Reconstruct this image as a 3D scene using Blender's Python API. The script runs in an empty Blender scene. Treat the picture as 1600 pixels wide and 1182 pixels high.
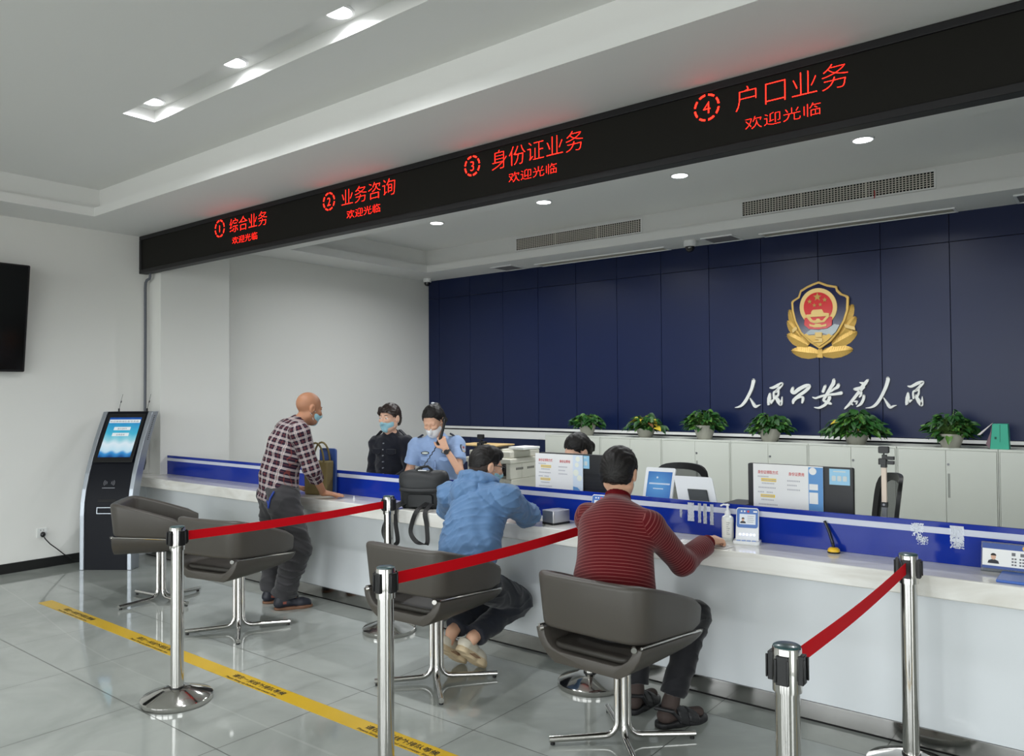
import bpy, bmesh, math, random
import numpy as np
from mathutils import Vector, Matrix, Euler
D = bpy.data; SC = bpy.context.scene; COL = SC.collection
PI = math.pi

# ------------------------------------------------------------------ camera, world, daylight, exposure
cam_d = D.cameras.new('camera'); cam = D.objects.new('camera', cam_d); COL.objects.link(cam)
cam_d.sensor_width = 36.0; cam_d.lens = 27.3; cam_d.clip_start = 0.05; cam_d.clip_end = 200
def cam_axes(yaw, pitch, roll):
    f = Vector((math.sin(yaw)*math.cos(pitch), math.cos(yaw)*math.cos(pitch), math.sin(pitch)))
    r = Vector((math.cos(yaw), -math.sin(yaw), 0)); u = r.cross(f)
    return r*math.cos(roll)+u*math.sin(roll), u*math.cos(roll)-r*math.sin(roll), f
_r, _u, _f = cam_axes(-0.668988566, 0.0200574, -0.0068)
m3 = Matrix((_r, _u, -_f)).transposed()
cam.matrix_world = Matrix.Translation((0, 0, 1.6)) @ m3.to_4x4()
SC.camera = cam

W = D.worlds.new('daylight'); SC.world = W; W.use_nodes = True
wn = W.node_tree.nodes; wl = W.node_tree.links
bg = wn['Background']; tc = wn.new('ShaderNodeTexCoord'); sp = wn.new('ShaderNodeSeparateXYZ')
cr = wn.new('ShaderNodeValToRGB'); mp = wn.new('ShaderNodeMapRange')
mp.inputs[1].default_value = -0.2; mp.inputs[2].default_value = 0.5
wl.new(tc.outputs['Generated'], sp.inputs[0]); wl.new(sp.outputs[2], mp.inputs[0]); wl.new(mp.outputs[0], cr.inputs[0])
cr.color_ramp.elements[0].color = (0.42, 0.43, 0.42, 1); cr.color_ramp.elements[0].position = 0.22
cr.color_ramp.elements[1].color = (0.93, 0.98, 1.0, 1); cr.color_ramp.elements[1].position = 0.36
wl.new(cr.outputs[0], bg.inputs[0]); bg.inputs[1].default_value = 7.2

# daylight sampling through the window openings of the hall (portals only steer rays, they add no light)
WINDOWS = [(-6.9, -4.6), (-4.2, -1.9), (-1.5, 0.8), (1.2, 3.5)]
WIN_Z = (0.12, 3.4); FRONT_Y = -4.6
for i, (x0, x1) in enumerate(WINDOWS):
    ld = D.lights.new('window_daylight', 'AREA'); ld.shape = 'RECTANGLE'
    ld.size = x1-x0; ld.size_y = WIN_Z[1]-WIN_Z[0]; ld.cycles.is_portal = True
    lo = D.objects.new('window_daylight', ld); COL.objects.link(lo)
    lo.location = ((x0+x1)/2, FRONT_Y-0.02, sum(WIN_Z)/2); lo.rotation_euler = (PI/2, 0, 0)
SIDE_WIN = (-2.6, 0.0)          # one more window, in the right-hand wall of the hall
ld = D.lights.new('window_daylight', 'AREA'); ld.shape = 'RECTANGLE'; ld.size = SIDE_WIN[1]-SIDE_WIN[0]; ld.size_y = WIN_Z[1]-WIN_Z[0]; ld.cycles.is_portal = True
lo = D.objects.new('window_daylight', ld); COL.objects.link(lo); lo.location = (5.22, sum(SIDE_WIN)/2, sum(WIN_Z)/2); lo.rotation_euler = (PI/2, 0, PI/2)

SC.view_settings.view_transform = 'Standard'; SC.view_settings.look = 'None'
SC.view_settings.gamma = 1.0; SC.view_settings.use_curve_mapping = False
SC.view_settings.exposure = 0.0
SC.cycles.max_bounces = 10; SC.cycles.diffuse_bounces = 6; SC.cycles.glossy_bounces = 5
SC.cycles.transmission_bounces = 6; SC.cycles.caustics_reflective = False; SC.cycles.caustics_refractive = False
SC.cycles.sample_clamp_indirect = 6.0

# ------------------------------------------------------------------ helpers
def lin(c):
    return tuple(((v/255)/12.92 if v/255 <= .04045 else ((v/255+.055)/1.055)**2.4) for v in c)
MATS = {}
def mat(name, rgb=(200, 200, 200), rough=.5, metal=0., emit=None, es=0., spec=.5, coat=0., trans=0., alpha=1., sheen=0., bump=None, ior=1.5):
    """plain principled material; bump = (scale, strength) of a fine noise"""
    if name in MATS: return MATS[name]
    m = D.materials.new(name); m.use_nodes = True
    b = m.node_tree.nodes['Principled BSDF']
    b.inputs['Base Color'].default_value = (*lin(rgb), 1); b.inputs['Roughness'].default_value = rough
    b.inputs['Metallic'].default_value = metal; b.inputs['Specular IOR Level'].default_value = spec
    b.inputs['Coat Weight'].default_value = coat; b.inputs['Coat Roughness'].default_value = .08
    b.inputs['Transmission Weight'].default_value = trans; b.inputs['Alpha'].default_value = alpha
    b.inputs['Sheen Weight'].default_value = sheen; b.inputs['IOR'].default_value = ior
    if emit: b.inputs['Emission Color'].default_value = (*lin(emit), 1); b.inputs['Emission Strength'].default_value = es
    if bump:
        n = m.node_tree.nodes; l = m.node_tree.links
        t = n.new('ShaderNodeTexCoord'); no = n.new('ShaderNodeTexNoise'); no.inputs['Scale'].default_value = bump[0]; no.inputs['Detail'].default_value = 3
        bu = n.new('ShaderNodeBump'); bu.inputs['Strength'].default_value = bump[1]; bu.inputs['Distance'].default_value = .004
        l.new(t.outputs['Object'], no.inputs['Vector']); l.new(no.outputs[0], bu.inputs['Height']); l.new(bu.outputs[0], b.inputs['Normal'])
    MATS[name] = m
    return m
def bsdf(m): return m.node_tree.nodes['Principled BSDF']
def nd(m, t, **kw):
    n = m.node_tree.nodes.new(t)
    for k, v in kw.items(): setattr(n, k, v)
    return n
def lk(m, a, b): m.node_tree.links.new(a, b)
def mth(m, op, a, b=None, c=None):
    n = nd(m, 'ShaderNodeMath', operation=op)
    for i, v in enumerate((a, b, c)):
        if v is None: continue
        if isinstance(v, (int, float)): n.inputs[i].default_value = v
        else: lk(m, v, n.inputs[i])
    return n.outputs[0]
def mix(m, f, a, b):
    n = nd(m, 'ShaderNodeMix', data_type='RGBA')
    if isinstance(f, (int, float)): n.inputs[0].default_value = f
    else: lk(m, f, n.inputs[0])
    for i, v in ((6, a), (7, b)):
        if isinstance(v, tuple): n.inputs[i].default_value = (*v[:3], 1)
        else: lk(m, v, n.inputs[i])
    return n.outputs[2]

class MB:
    """collects shapes into one mesh"""
    def __init__(s): s.v = []; s.f = []; s.mi = []; s.cur = 0; s.M = Matrix.Identity(4)
    def add(s, vs, fs):
        o = len(s.v); s.v += [tuple(s.M @ Vector(p)) for p in vs]
        s.f += [tuple(i+o for i in f) for f in fs]; s.mi += [s.cur]*len(fs); return s
    def box(s, a, b, rot=None, c=None):
        (x0, y0, z0), (x1, y1, z1) = a, b
        vs = [(x0, y0, z0), (x1, y0, z0), (x1, y1, z0), (x0, y1, z0), (x0, y0, z1), (x1, y0, z1), (x1, y1, z1), (x0, y1, z1)]
        if rot is not None:
            c = Vector(c) if c is not None else (Vector(a)+Vector(b))/2
            vs = [tuple(c+rot @ (Vector(p)-c)) for p in vs]
        return s.add(vs, [(0, 3, 2, 1), (4, 5, 6, 7), (0, 1, 5, 4), (1, 2, 6, 5), (2, 3, 7, 6), (3, 0, 4, 7)])
    def rbox(s, a, b, r, seg=3, axis=2):
        """box with rounded vertical corners (axis = the axis kept straight)"""
        ax = [i for i in range(3) if i != axis]
        (u0, v0), (u1, v1) = [(p[ax[0]], p[ax[1]]) for p in (a, b)]
        pts = []
        for cx_, cy_, a0 in ((u1-r, v1-r, 0), (u0+r, v1-r, PI/2), (u0+r, v0+r, PI), (u1-r, v0+r, 1.5*PI)):
            for k in range(seg+1):
                t = a0+PI/2*k/seg; pts.append((cx_+r*math.cos(t), cy_+r*math.sin(t)))
        def mk(p, w):
            q = [0, 0, 0]; q[ax[0]] = p[0]; q[ax[1]] = p[1]; q[axis] = w; return q
        n = len(pts)
        vs = [mk(p, a[axis]) for p in pts]+[mk(p, b[axis]) for p in pts]
        fs = [tuple(range(n))[::-1], tuple(range(n, 2*n))]+[(i, (i+1) % n, n+(i+1) % n, n+i) for i in range(n)]
        return s.add(vs, fs)
    def ring(s, rings, closed=True, cap0=True, cap1=True):
        n = len(rings[0]); vs = [p for r in rings for p in r]; fs = []
        for i in range(len(rings)-1):
            for j in range(n if closed else n-1):
                k = (j+1) % n; fs.append((i*n+j, i*n+k, (i+1)*n+k, (i+1)*n+j))
        if cap0: fs.append(tuple(range(n))[::-1])
        if cap1: fs.append(tuple((len(rings)-1)*n+j for j in range(n)))
        return s.add(vs, fs)
    def cyl(s, p0, p1, r0, r1=None, seg=20):
        return s.tube([p0, p1], [r0, r0 if r1 is None else r1], seg)
    def tube(s, pts, r, seg=10, flat=None):
        """round (or flat=(wide,thin) with fixed up) pipe along pts"""
        pts = [Vector(p) for p in pts]; n = len(pts)
        rs = r if isinstance(r, (list, tuple)) else [r]*n
        T = [(pts[min(i+1, n-1)]-pts[max(i-1, 0)]).normalized() for i in range(n)]
        up = Vector((0, 0, 1)) if abs(T[0].z) < .9 else Vector((1, 0, 0))
        N = (up-T[0]*up.dot(T[0])).normalized(); rings = []
        for i in range(n):
            N = (N-T[i]*N.dot(T[i])).normalized(); B = T[i].cross(N)
            if flat: w, t = flat; rings.append([pts[i]+N*a*w/2+B*b*t/2 for a, b in ((-1, -1), (1, -1), (1, 1), (-1, 1))])
            else: rings.append([pts[i]+(N*math.cos(2*PI*k/seg)+B*math.sin(2*PI*k/seg))*rs[i] for k in range(seg)])
        return s.ring(rings)
    def lathe(s, prof, c=(0, 0, 0), seg=32):
        c = Vector(c)
        rings = [[c+Vector((r*math.cos(2*PI*k/seg), r*math.sin(2*PI*k/seg), z)) for k in range(seg)] for r, z in prof]
        return s.ring(rings)
    def prism(s, poly, mtx, d):
        """2-D polygon in the xy plane of mtx, extruded d along its z"""
        n = len(poly); vs = [mtx @ Vector((p[0], p[1], 0)) for p in poly]+[mtx @ Vector((p[0], p[1], d)) for p in poly]
        return s.add(vs, [tuple(range(n))[::-1], tuple(range(n, 2*n))]+[(i, (i+1) % n, n+(i+1) % n, n+i) for i in range(n)])
    def ell(s, c, r, seg=16, rings=10, rot=None):
        c = Vector(c); R = []
        for i in range(1, rings):
            t = PI*i/rings
            ring = [Vector((r[0]*math.sin(t)*math.cos(2*PI*k/seg), r[1]*math.sin(t)*math.sin(2*PI*k/seg), -r[2]*math.cos(t))) for k in range(seg)]
            R.append([c+(rot @ p if rot else p) for p in ring])
        return s.ring(R)
    def build(s, name, m, parent=None, smooth=None, bevel=0, bseg=2, sub=0):
        me = D.meshes.new(name); me.from_pydata(s.v, [], s.f)
        ms = m if isinstance(m, (list, tuple)) else [m]
        for q in ms: me.materials.append(q)
        for p, k in zip(me.polygons, s.mi): p.material_index = k
        bm = bmesh.new(); bm.from_mesh(me)
        bmesh.ops.recalc_face_normals(bm, faces=bm.faces)
        if bevel:
            es = [e for e in bm.edges if len(e.link_faces) == 2 and e.calc_face_angle(0) > .5]
            for f in bm.faces: f.smooth = False
            r_ = bmesh.ops.bevel(bm, geom=es, offset=bevel, segments=bseg, profile=.5, affect='EDGES', clamp_overlap=True)
            for f in r_['faces']: f.smooth = True
        bm.to_mesh(me); bm.free()
        if smooth is not None:
            me.shade_smooth(); me.set_sharp_from_angle(angle=math.radians(smooth))
        o = D.objects.new(name, me); COL.objects.link(o)
        if parent: o.parent = parent
        if sub:
            md = o.modifiers.new('s', 'SUBSURF'); md.levels = md.render_levels = sub
        return o
def tag(o, label=None, cat=None, group=None, kind=None):
    if label: o['label'] = label
    if cat: o['category'] = cat
    if group: o['group'] = group
    if kind: o['kind'] = kind
    return o
def thing(name, label, cat, loc=(0, 0, 0), rz=0, group=None):
    o = D.objects.new(name, None); COL.objects.link(o); o.location = loc; o.rotation_euler = (0, 0, rz); o.empty_display_size = .1
    return tag(o, label, cat, group)
def struct(mb, name, m, **kw): return tag(mb.build(name, m, **kw), kind='structure')
def dup(root, loc=None, rz=None, label=None):
    """a copy of a thing with copies of its parts and sub-parts (mesh data shared)"""
    def rec(o, par):
        c = o.copy(); COL.objects.link(c)
        if par: c.parent = par
        for ch in list(o.children): rec(ch, c)
        return c
    r = rec(root, None)
    if loc is not None: r.location = loc
    if rz is not None: r.rotation_euler = (0, 0, rz)
    if label: r['label'] = label
    return r
def frame(o, x, y):
    """4x4 with origin o, in-plane axes x and y (z = x cross y)"""
    x = Vector(x).normalized(); y = Vector(y).normalized(); z = x.cross(y)
    M = Matrix((x, y, z)).transposed().to_4x4(); M.translation = Vector(o); return M
def txt(s, M, size, m, name='lettering', parent=None, depth=.0006, bold=0., w=None, align='LEFT', shear=0.):
    """lettering as a thin mesh in the plane of M; w = width to fit"""
    cu = D.curves.new('t', 'FONT'); cu.body = s; cu.size = 1; cu.extrude = 0; cu.offset = bold; cu.resolution_u = 3; cu.align_x = 'LEFT'; cu.shear = shear
    o = D.objects.new('t', cu); COL.objects.link(o); bpy.context.view_layer.update()
    me = D.meshes.new_from_object(o.evaluated_get(bpy.context.evaluated_depsgraph_get()))
    D.objects.remove(o); D.curves.remove(cu); me.name = name
    n = len(me.vertices); co = np.zeros(n*3); me.vertices.foreach_get('co', co); co = co.reshape(-1, 3)
    sx = size if w is None else w/max(1e-6, co[:, 0].max()-co[:, 0].min())
    if w is not None: co[:, 0] -= co[:, 0].min()
    co[:, 0] *= sx; co[:, 1] *= size
    if align == 'CENTER': co[:, 0] -= (co[:, 0].max()+co[:, 0].min())/2
    co[:, 2] = depth
    A = np.array(M); co = co @ A[:3, :3].T+A[:3, 3]
    me.vertices.foreach_set('co', co.ravel()); me.update()
    me.materials.clear(); me.materials.append(m)
    ob = D.objects.new(name, me); COL.objects.link(ob)
    if parent: ob.parent = parent
    return ob
def join_into(name, obs, parent=None):
    """several lettering meshes made into one part"""
    vs = []; fs = []; mi = []; ms = []
    for o in obs:
        b = len(vs); vs += [v.co[:] for v in o.data.vertices]
        k = o.data.materials[0]
        if k not in ms: ms.append(k)
        for p in o.data.polygons: fs.append([i+b for i in p.vertices]); mi.append(ms.index(k))
        me = o.data; D.objects.remove(o); D.meshes.remove(me)
    me = D.meshes.new(name); me.from_pydata(vs, [], fs)
    for k in ms: me.materials.append(k)
    me.polygons.foreach_set('material_index', mi); me.update()
    o = D.objects.new(name, me); COL.objects.link(o)
    if parent: o.parent = parent
    return o

# ------------------------------------------------------------------ setting materials
M_wall = mat('wall_paint', (226, 226, 222), .6, bump=(60, .03))
M_ceil = mat('ceiling_paint', (226, 226, 224), .7)
M_white = mat('white_lacquer', (226, 228, 226), .25, coat=.3)
M_black = mat('black_plastic', (18, 18, 19), .4)
M_chrome = mat('polished_steel', (205, 203, 200), .12, 1.)
M_steel = mat('brushed_steel', (150, 150, 152), .3, 1.)

M_floor = mat('polished_tile', (170, 175, 170), .07, spec=.6)
def floor_nodes(m):
    b = bsdf(m); t = nd(m, 'ShaderNodeTexCoord'); s = nd(m, 'ShaderNodeSeparateXYZ'); lk(m, t.outputs['Object'], s.inputs[0])
    def joint(o, off, per, w):
        a = mth(m, 'SUBTRACT', o, off); a = mth(m, 'DIVIDE', a, per); a = mth(m, 'FRACT', mth(m, 'ADD', a, 100.5))
        return mth(m, 'LESS_THAN', mth(m, 'ABSOLUTE', mth(m, 'SUBTRACT', a, .5)), w/per)
    j = mth(m, 'MAXIMUM', joint(s.outputs[0], -1.668, .796, .0024), joint(s.outputs[1], 1.945, .8575, .0024))
    n1 = nd(m, 'ShaderNodeTexNoise'); n1.inputs['Scale'].default_value = 1.3; n1.inputs['Detail'].default_value = 6; n1.inputs['Distortion'].default_value = 1.2
    lk(m, t.outputs['Object'], n1.inputs['Vector'])
    r = nd(m, 'ShaderNodeValToRGB'); lk(m, n1.outputs[0], r.inputs[0])
    r.color_ramp.elements[0].position = .3; r.color_ramp.elements[0].color = (*lin((146, 151, 146)), 1)
    r.color_ramp.elements[1].position = .7; r.color_ramp.elements[1].color = (*lin((172, 176, 171)), 1)
    # pale veins
    n2 = nd(m, 'ShaderNodeTexNoise'); n2.inputs['Scale'].default_value = .55; n2.inputs['Detail'].default_value = 3; n2.inputs['Distortion'].default_value = .25
    vm = nd(m, 'ShaderNodeMapping'); vm.inputs['Rotation'].default_value = (0, 0, .5); vm.inputs['Scale'].default_value = (.13, 1.1, 1); lk(m, t.outputs['Object'], vm.inputs[0]); lk(m, vm.outputs[0], n2.inputs['Vector'])
    v = mth(m, 'LESS_THAN', mth(m, 'ABSOLUTE', mth(m, 'SUBTRACT', n2.outputs[0], .5)), .0022)
    c = mix(m, mth(m, 'MULTIPLY', v, .13), r.outputs[0], lin((205, 206, 200)))
    c = mix(m, mth(m, 'MULTIPLY', j, .9), c, lin((52, 54, 50)))
    lk(m, c, b.inputs['Base Color'])
    lk(m, mth(m, 'ADD', mth(m, 'MULTIPLY', j, .4), .06), b.inputs['Roughness'])
floor_nodes(M_floor)

M_blue = mat('blue_wall_panel', (7, 24, 64), .36, spec=.42, bump=(400, .02))
M_groove = mat('panel_joint', (8, 11, 24), .8)
M_base = mat('dark_steel_kick', (178, 176, 174), .12, 1.)
M_skirt = mat('black_skirting', (24, 24, 24), .3)

# ------------------------------------------------------------------ the room
XL, XS, YB = -7.98, -8.0, 8.15           # left wall of the hall, side wall of the office, blue wall
XR = 5.2
struct(MB().box((-8.3, FRONT_Y-.3, -.2), (XR+.3, 8.5, 0)), 'floor', M_floor)
struct(MB().box((-8.3, FRONT_Y, 0), (XL, 4.0, 3.8)), 'wall_left', M_wall)
struct(MB().box((-8.3, 4.78, 0), (XS, 8.5, 3.8)), 'wall_side', M_wall)
struct(MB().box((-8.3, 4.0, 0), (-7.75, 4.78, 3.8)), 'trim_1', M_wall, bevel=.003)      # pilaster where the counter meets the wall
a, b = SIDE_WIN; struct(MB().box((XR, FRONT_Y, 0), (XR+.3, a, 3.8)).box((XR, b, 0), (XR+.3, 8.5, 3.8)).box((XR, a, 0), (XR+.3, b, WIN_Z[0])).box((XR, a, WIN_Z[1]), (XR+.3, b, 3.8)), 'wall_right', M_wall)
# window wall behind the photographer: piers, sill and lintel round four openings
wf = MB(); z0, z1 = WIN_Z; xs = [-8.3]+[v for w in WINDOWS for v in w]+[XR+.3]
for i in range(0, len(xs), 2): wf.box((xs[i], FRONT_Y-.25, 0), (xs[i+1], FRONT_Y, 3.8))
for x0, x1 in WINDOWS: wf.box((x0, FRONT_Y-.25, 0), (x1, FRONT_Y, z0)); wf.box((x0, FRONT_Y-.25, z1), (x1, FRONT_Y, 3.8))
struct(wf, 'wall_front', M_wall)
M_alu = mat('window_aluminium', (90, 92, 95), .4, .8)
for i, (x0, x1) in enumerate(WINDOWS):
    w = MB(); y0, y1 = FRONT_Y-.16, FRONT_Y-.1; c = (x0+x1)/2
    w.box((x0, y0, z0), (x0+.06, y1, z1)).box((x1-.06, y0, z0), (x1, y1, z1)).box((x0, y0, z0), (x1, y1, z0+.06)).box((x0, y0, z1-.06), (x1, y1, z1)).box((c-.03, y0, z0), (c+.03, y1, z1)).box((x0, y0, 2.2), (x1, y1, 2.26))
    struct(w, 'window_%d' % (i+1), M_alu)

w = MB(); a, b = SIDE_WIN; z0, z1 = WIN_Z; x0, x1 = XR+.1, XR+.16
w.box((x0, a, z0), (x1, a+.06, z1)).box((x0, b-.06, z0), (x1, b, z1)).box((x0, a, z0), (x1, b, z0+.06)).box((x0, a, z1-.06), (x1, b, z1)).box((x0, (a+b)/2-.03, z0), (x1, (a+b)/2+.03, z1))
struct(w, 'window_5', M_alu)

# blue panelled wall: panels 0.6 wide with open joints, white band low down
wb = MB(); wb.box((-8.3, YB+.012, 0), (XR+.3, 8.5, 3.8)); struct(wb, 'wall_back', M_groove)
pn = MB(); x = -7.994; edges = []
k = -1.2631
while k > -7.99: k -= .5925
xs = [-7.994]
while k < XR:
    if k > -7.9: xs.append(k)
    k += .5925
xs.append(XR)
g = .0028
for a, b in zip(xs[:-1], xs[1:]):
    for za, zb in ((1.15, 2.98), (2.98, 3.26), (.0, 1.0)):
        pn.box((a+g, YB, za+g), (b-g, YB+.013, zb-g))
o = struct(pn, 'trim_2', M_blue, bevel=.0012, bseg=1)
M_band = mat('white_band', (222, 222, 220), .5)
struct(MB().box((-7.994, YB-.004, 1.0), (XR, YB+.013, 1.098)).box((-7.994, YB-.02, 1.116), (XR, YB+.013, 1.147)), 'trim_3', M_band, bevel=.002)

# hall ceiling: soffit ring, lip and raised tray with a long slot for downlights
ZS, ZT = 3.25, 3.52
c = MB()
c.box((XL, 3.19, ZS), (XR, 3.99, 3.33)).box((XL, 3.27, 3.33), (XR, 3.99, 3.8))
c.box((XL, FRONT_Y, ZS), (-7.39, 3.19, 3.33)).box((XL, FRONT_Y, 3.33), (-7.47, 3.27, 3.8))
SX0, SX1, SY0, SY1, SZ = -5.31, 2.4, 2.475, 2.695, 3.6
c.box((-7.47, SY1, ZT), (XR, 3.27, 3.8)).box((-7.47, FRONT_Y, ZT), (XR, SY0, 3.8))
c.box((-7.47, SY0, ZT), (SX0, SY1, 3.8)).box((SX1, SY0, ZT), (XR, SY1, 3.8)).box((SX0, SY0, SZ), (SX1, SY1, 3.8))
struct(c, 'ceiling', M_ceil)
# office ceiling: the same build, its tray over the staff area
c = MB(); RY0, RY1, RX = 5.33, 7.53, -7.41
c.box((-8.0, 3.99, ZS), (XR, RY0, 3.345)).box((-8.0, 3.99, 3.345), (XR, RY0-.08, 3.8))
c.box((-8.0, RY1, ZS), (XR, YB+.012, 3.345)).box((-8.0, RY1+.07, 3.345), (XR, YB+.012, 3.8))
c.box((-8.0, RY0, ZS), (RX, RY1, 3.345)).box((-8.0, RY0-.08, 3.345), (RX-.08, RY1+.07, 3.8))
c.box((RX-.08, RY0-.08, 3.56), (XR, RY1+.07, 3.8))
struct(c, 'ceiling_office', M_ceil)
struct(MB().box((XL, FRONT_Y, 0), (XL+.012, 3.86, .09)), 'baseboard_left', M_skirt, bevel=.002)
# ------------------------------------------------------------------ ceiling fittings
M_lens = mat('lamp_lens', (255, 255, 255), .4, emit=(250, 252, 255), es=14)
M_rim = mat('lamp_rim', (235, 235, 235), .35)
def downlight(x, y, z, label, group, power):
    t = thing('downlight', label, 'ceiling light', (x, y, z), 0, group)
    MB().lathe([(.085, 0), (.085, -.008), (.072, -.012), (.068, -.004), (.068, 0)], seg=32).build('rim', M_rim, t, smooth=40)
    MB().lathe([(.066, -.001), (.066, -.008), (.05, -.010), (.001, -.011)], seg=32).build('lens', M_lens, t, smooth=40)
    ld = D.lights.new('downlight_lamp', 'AREA'); ld.shape = 'DISK'; ld.size = .13; ld.energy = power; ld.color = (.96, .98, 1); ld.spread = math.radians(150)
    lo = D.objects.new('downlight_lamp', ld); COL.objects.link(lo); lo.parent = t; lo.location = (0, 0, -.016)
for x, l in ((-5.13, 'white downlight at the closed end of the ceiling slot'), (-4.15, 'white downlight in the ceiling slot, second from its closed end'), (-3.18, 'white downlight in the ceiling slot, third from its closed end')):
    downlight(x, 2.585, SZ, l, 'downlights in the hall ceiling slot', 16)
for x, l in ((-6.14, 'round downlight over the staff area, nearest the pale side wall'), (-4.63, 'round downlight over the staff area, above the grille nearer the side wall'), (-3.12, 'round downlight over the staff area, between the two air grilles'), (-1.57, 'round downlight over the staff area, in front of the larger-looking air grille')):
    downlight(x, 6.40, 3.56, l, 'downlights over the staff area', 30)

M_grille = mat('grille_metal', (205, 200, 190), .5); M_dark = mat('duct_dark', (14, 13, 12), .9)
def grille(x0, x1, label):
    t = thing('air_grille', label, 'air vent', ((x0+x1)/2, 7.6, 3.45), 0, 'air grilles in the ceiling riser')
    w, h = (x1-x0)/2, .085
    f = MB(); b = .016
    f.box((-w, -.012, -h), (w, 0, -h+b)).box((-w, -.012, h-b), (w, 0, h)).box((-w, -.012, -h+b), (-w+b, 0, h-b)).box((w-b, -.012, -h+b), (w, 0, h-b))
    f.build('frame', M_rim, t, bevel=.0015, bseg=1)
    MB().box((-w+b, -.003, -h+b), (w-b, -.0005, h-b)).build('duct', M_dark, t)
    g = MB(); n = 62
    for i in range(1, n):
        x = -w+b+(2*w-2*b)*i/n; k = .004 if i % 21 else .009
        g.box((x-k, -.009, -h+b), (x+k, -.004, h-b))
    for i in range(1, 7):
        z = -h+b+(2*h-2*b)*i/7; g.box((-w+b, -.0095, z-.0035), (w-b, -.0045, z+.0035))
    g.build('grid', M_grille, t)
    return t
grille(-5.935, -4.16, 'long white air grille above the staff area, nearer the pale side wall')
t = grille(-3.03, -1.27, 'long white air grille above the emblem, with a red ribbon tied to it')
MB().tube([(.38, -.012, -.02), (.385, -.02, -.06), (.378, -.018, -.10)], .005, 6).build('ribbon', mat('red_ribbon', (170, 40, 40), .7), t)

M_slot = mat('diffuser_felt', (178, 172, 160), .8); M_panel = mat('access_panel_grey', (120, 118, 122), .7)
def soffit_item(name, x0, x1, y0, y1, label, cat, inner, group):
    t = thing(name, label, cat, ((x0+x1)/2, (y0+y1)/2, ZS), 0, group)
    w, d = (x1-x0)/2, (y1-y0)/2; f = MB(); b = .02
    f.box((-w, -d, -.012), (w, -d+b, 0)).box((-w, d-b, -.012), (w, d, 0)).box((-w, -d+b, -.012), (-w+b, d-b, 0)).box((w-b, -d+b, -.012), (w, d-b, 0))
    f.build('frame', M_rim, t); MB().box((-w+b, -d+b, -.005), (w-b, d-b, -.001)).build('panel', inner, t)
soffit_item('slot_diffuser', -5.9, -4.07, 7.93, 8.12, 'long slot diffuser in the soffit, nearer the pale side wall', 'air vent', M_slot, 'slot diffusers over the blue wall')
soffit_item('slot_diffuser', -2.98, -1.18, 7.93, 8.12, 'long slot diffuser in the soffit above the emblem', 'air vent', M_slot, 'slot diffusers over the blue wall')
for x0, x1, l in ((-6.49, -6.14, 'square access panel in the soffit, nearest the corner camera'), (-3.55, -3.2, 'square access panel in the soffit beside the middle dome camera'), (-.72, -.37, 'square access panel in the soffit above the end of the blue wall')):
    soffit_item('access_panel', x0, x1, 7.76, 8.1, l, 'hatch', M_panel, 'access panels in the soffit')
def dome_camera(x, y, label, s):
    t = thing('dome_camera', label, 'security camera', (x, y, ZS), 0, 'dome cameras on the soffit')
    MB().lathe([(.055*s, 0), (.058*s, -.02*s), (.056*s, -.05*s), (.048*s, -.055*s)]).build('housing', M_rim, t, smooth=40)
    MB().lathe([(.045*s, -.055*s), (.044*s, -.075*s), (.034*s, -.095*s), (.018*s, -.106*s), (.001, -.109*s)]).build('dome', mat('dark_glass', (8, 8, 9), .08, coat=.5), t, smooth=60)
dome_camera(-3.70, 7.82, 'white dome camera in the middle of the soffit above the blue wall', 1.15)
dome_camera(-7.80, 7.93, 'small white dome camera in the corner over the pale side wall', 1.)

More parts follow.
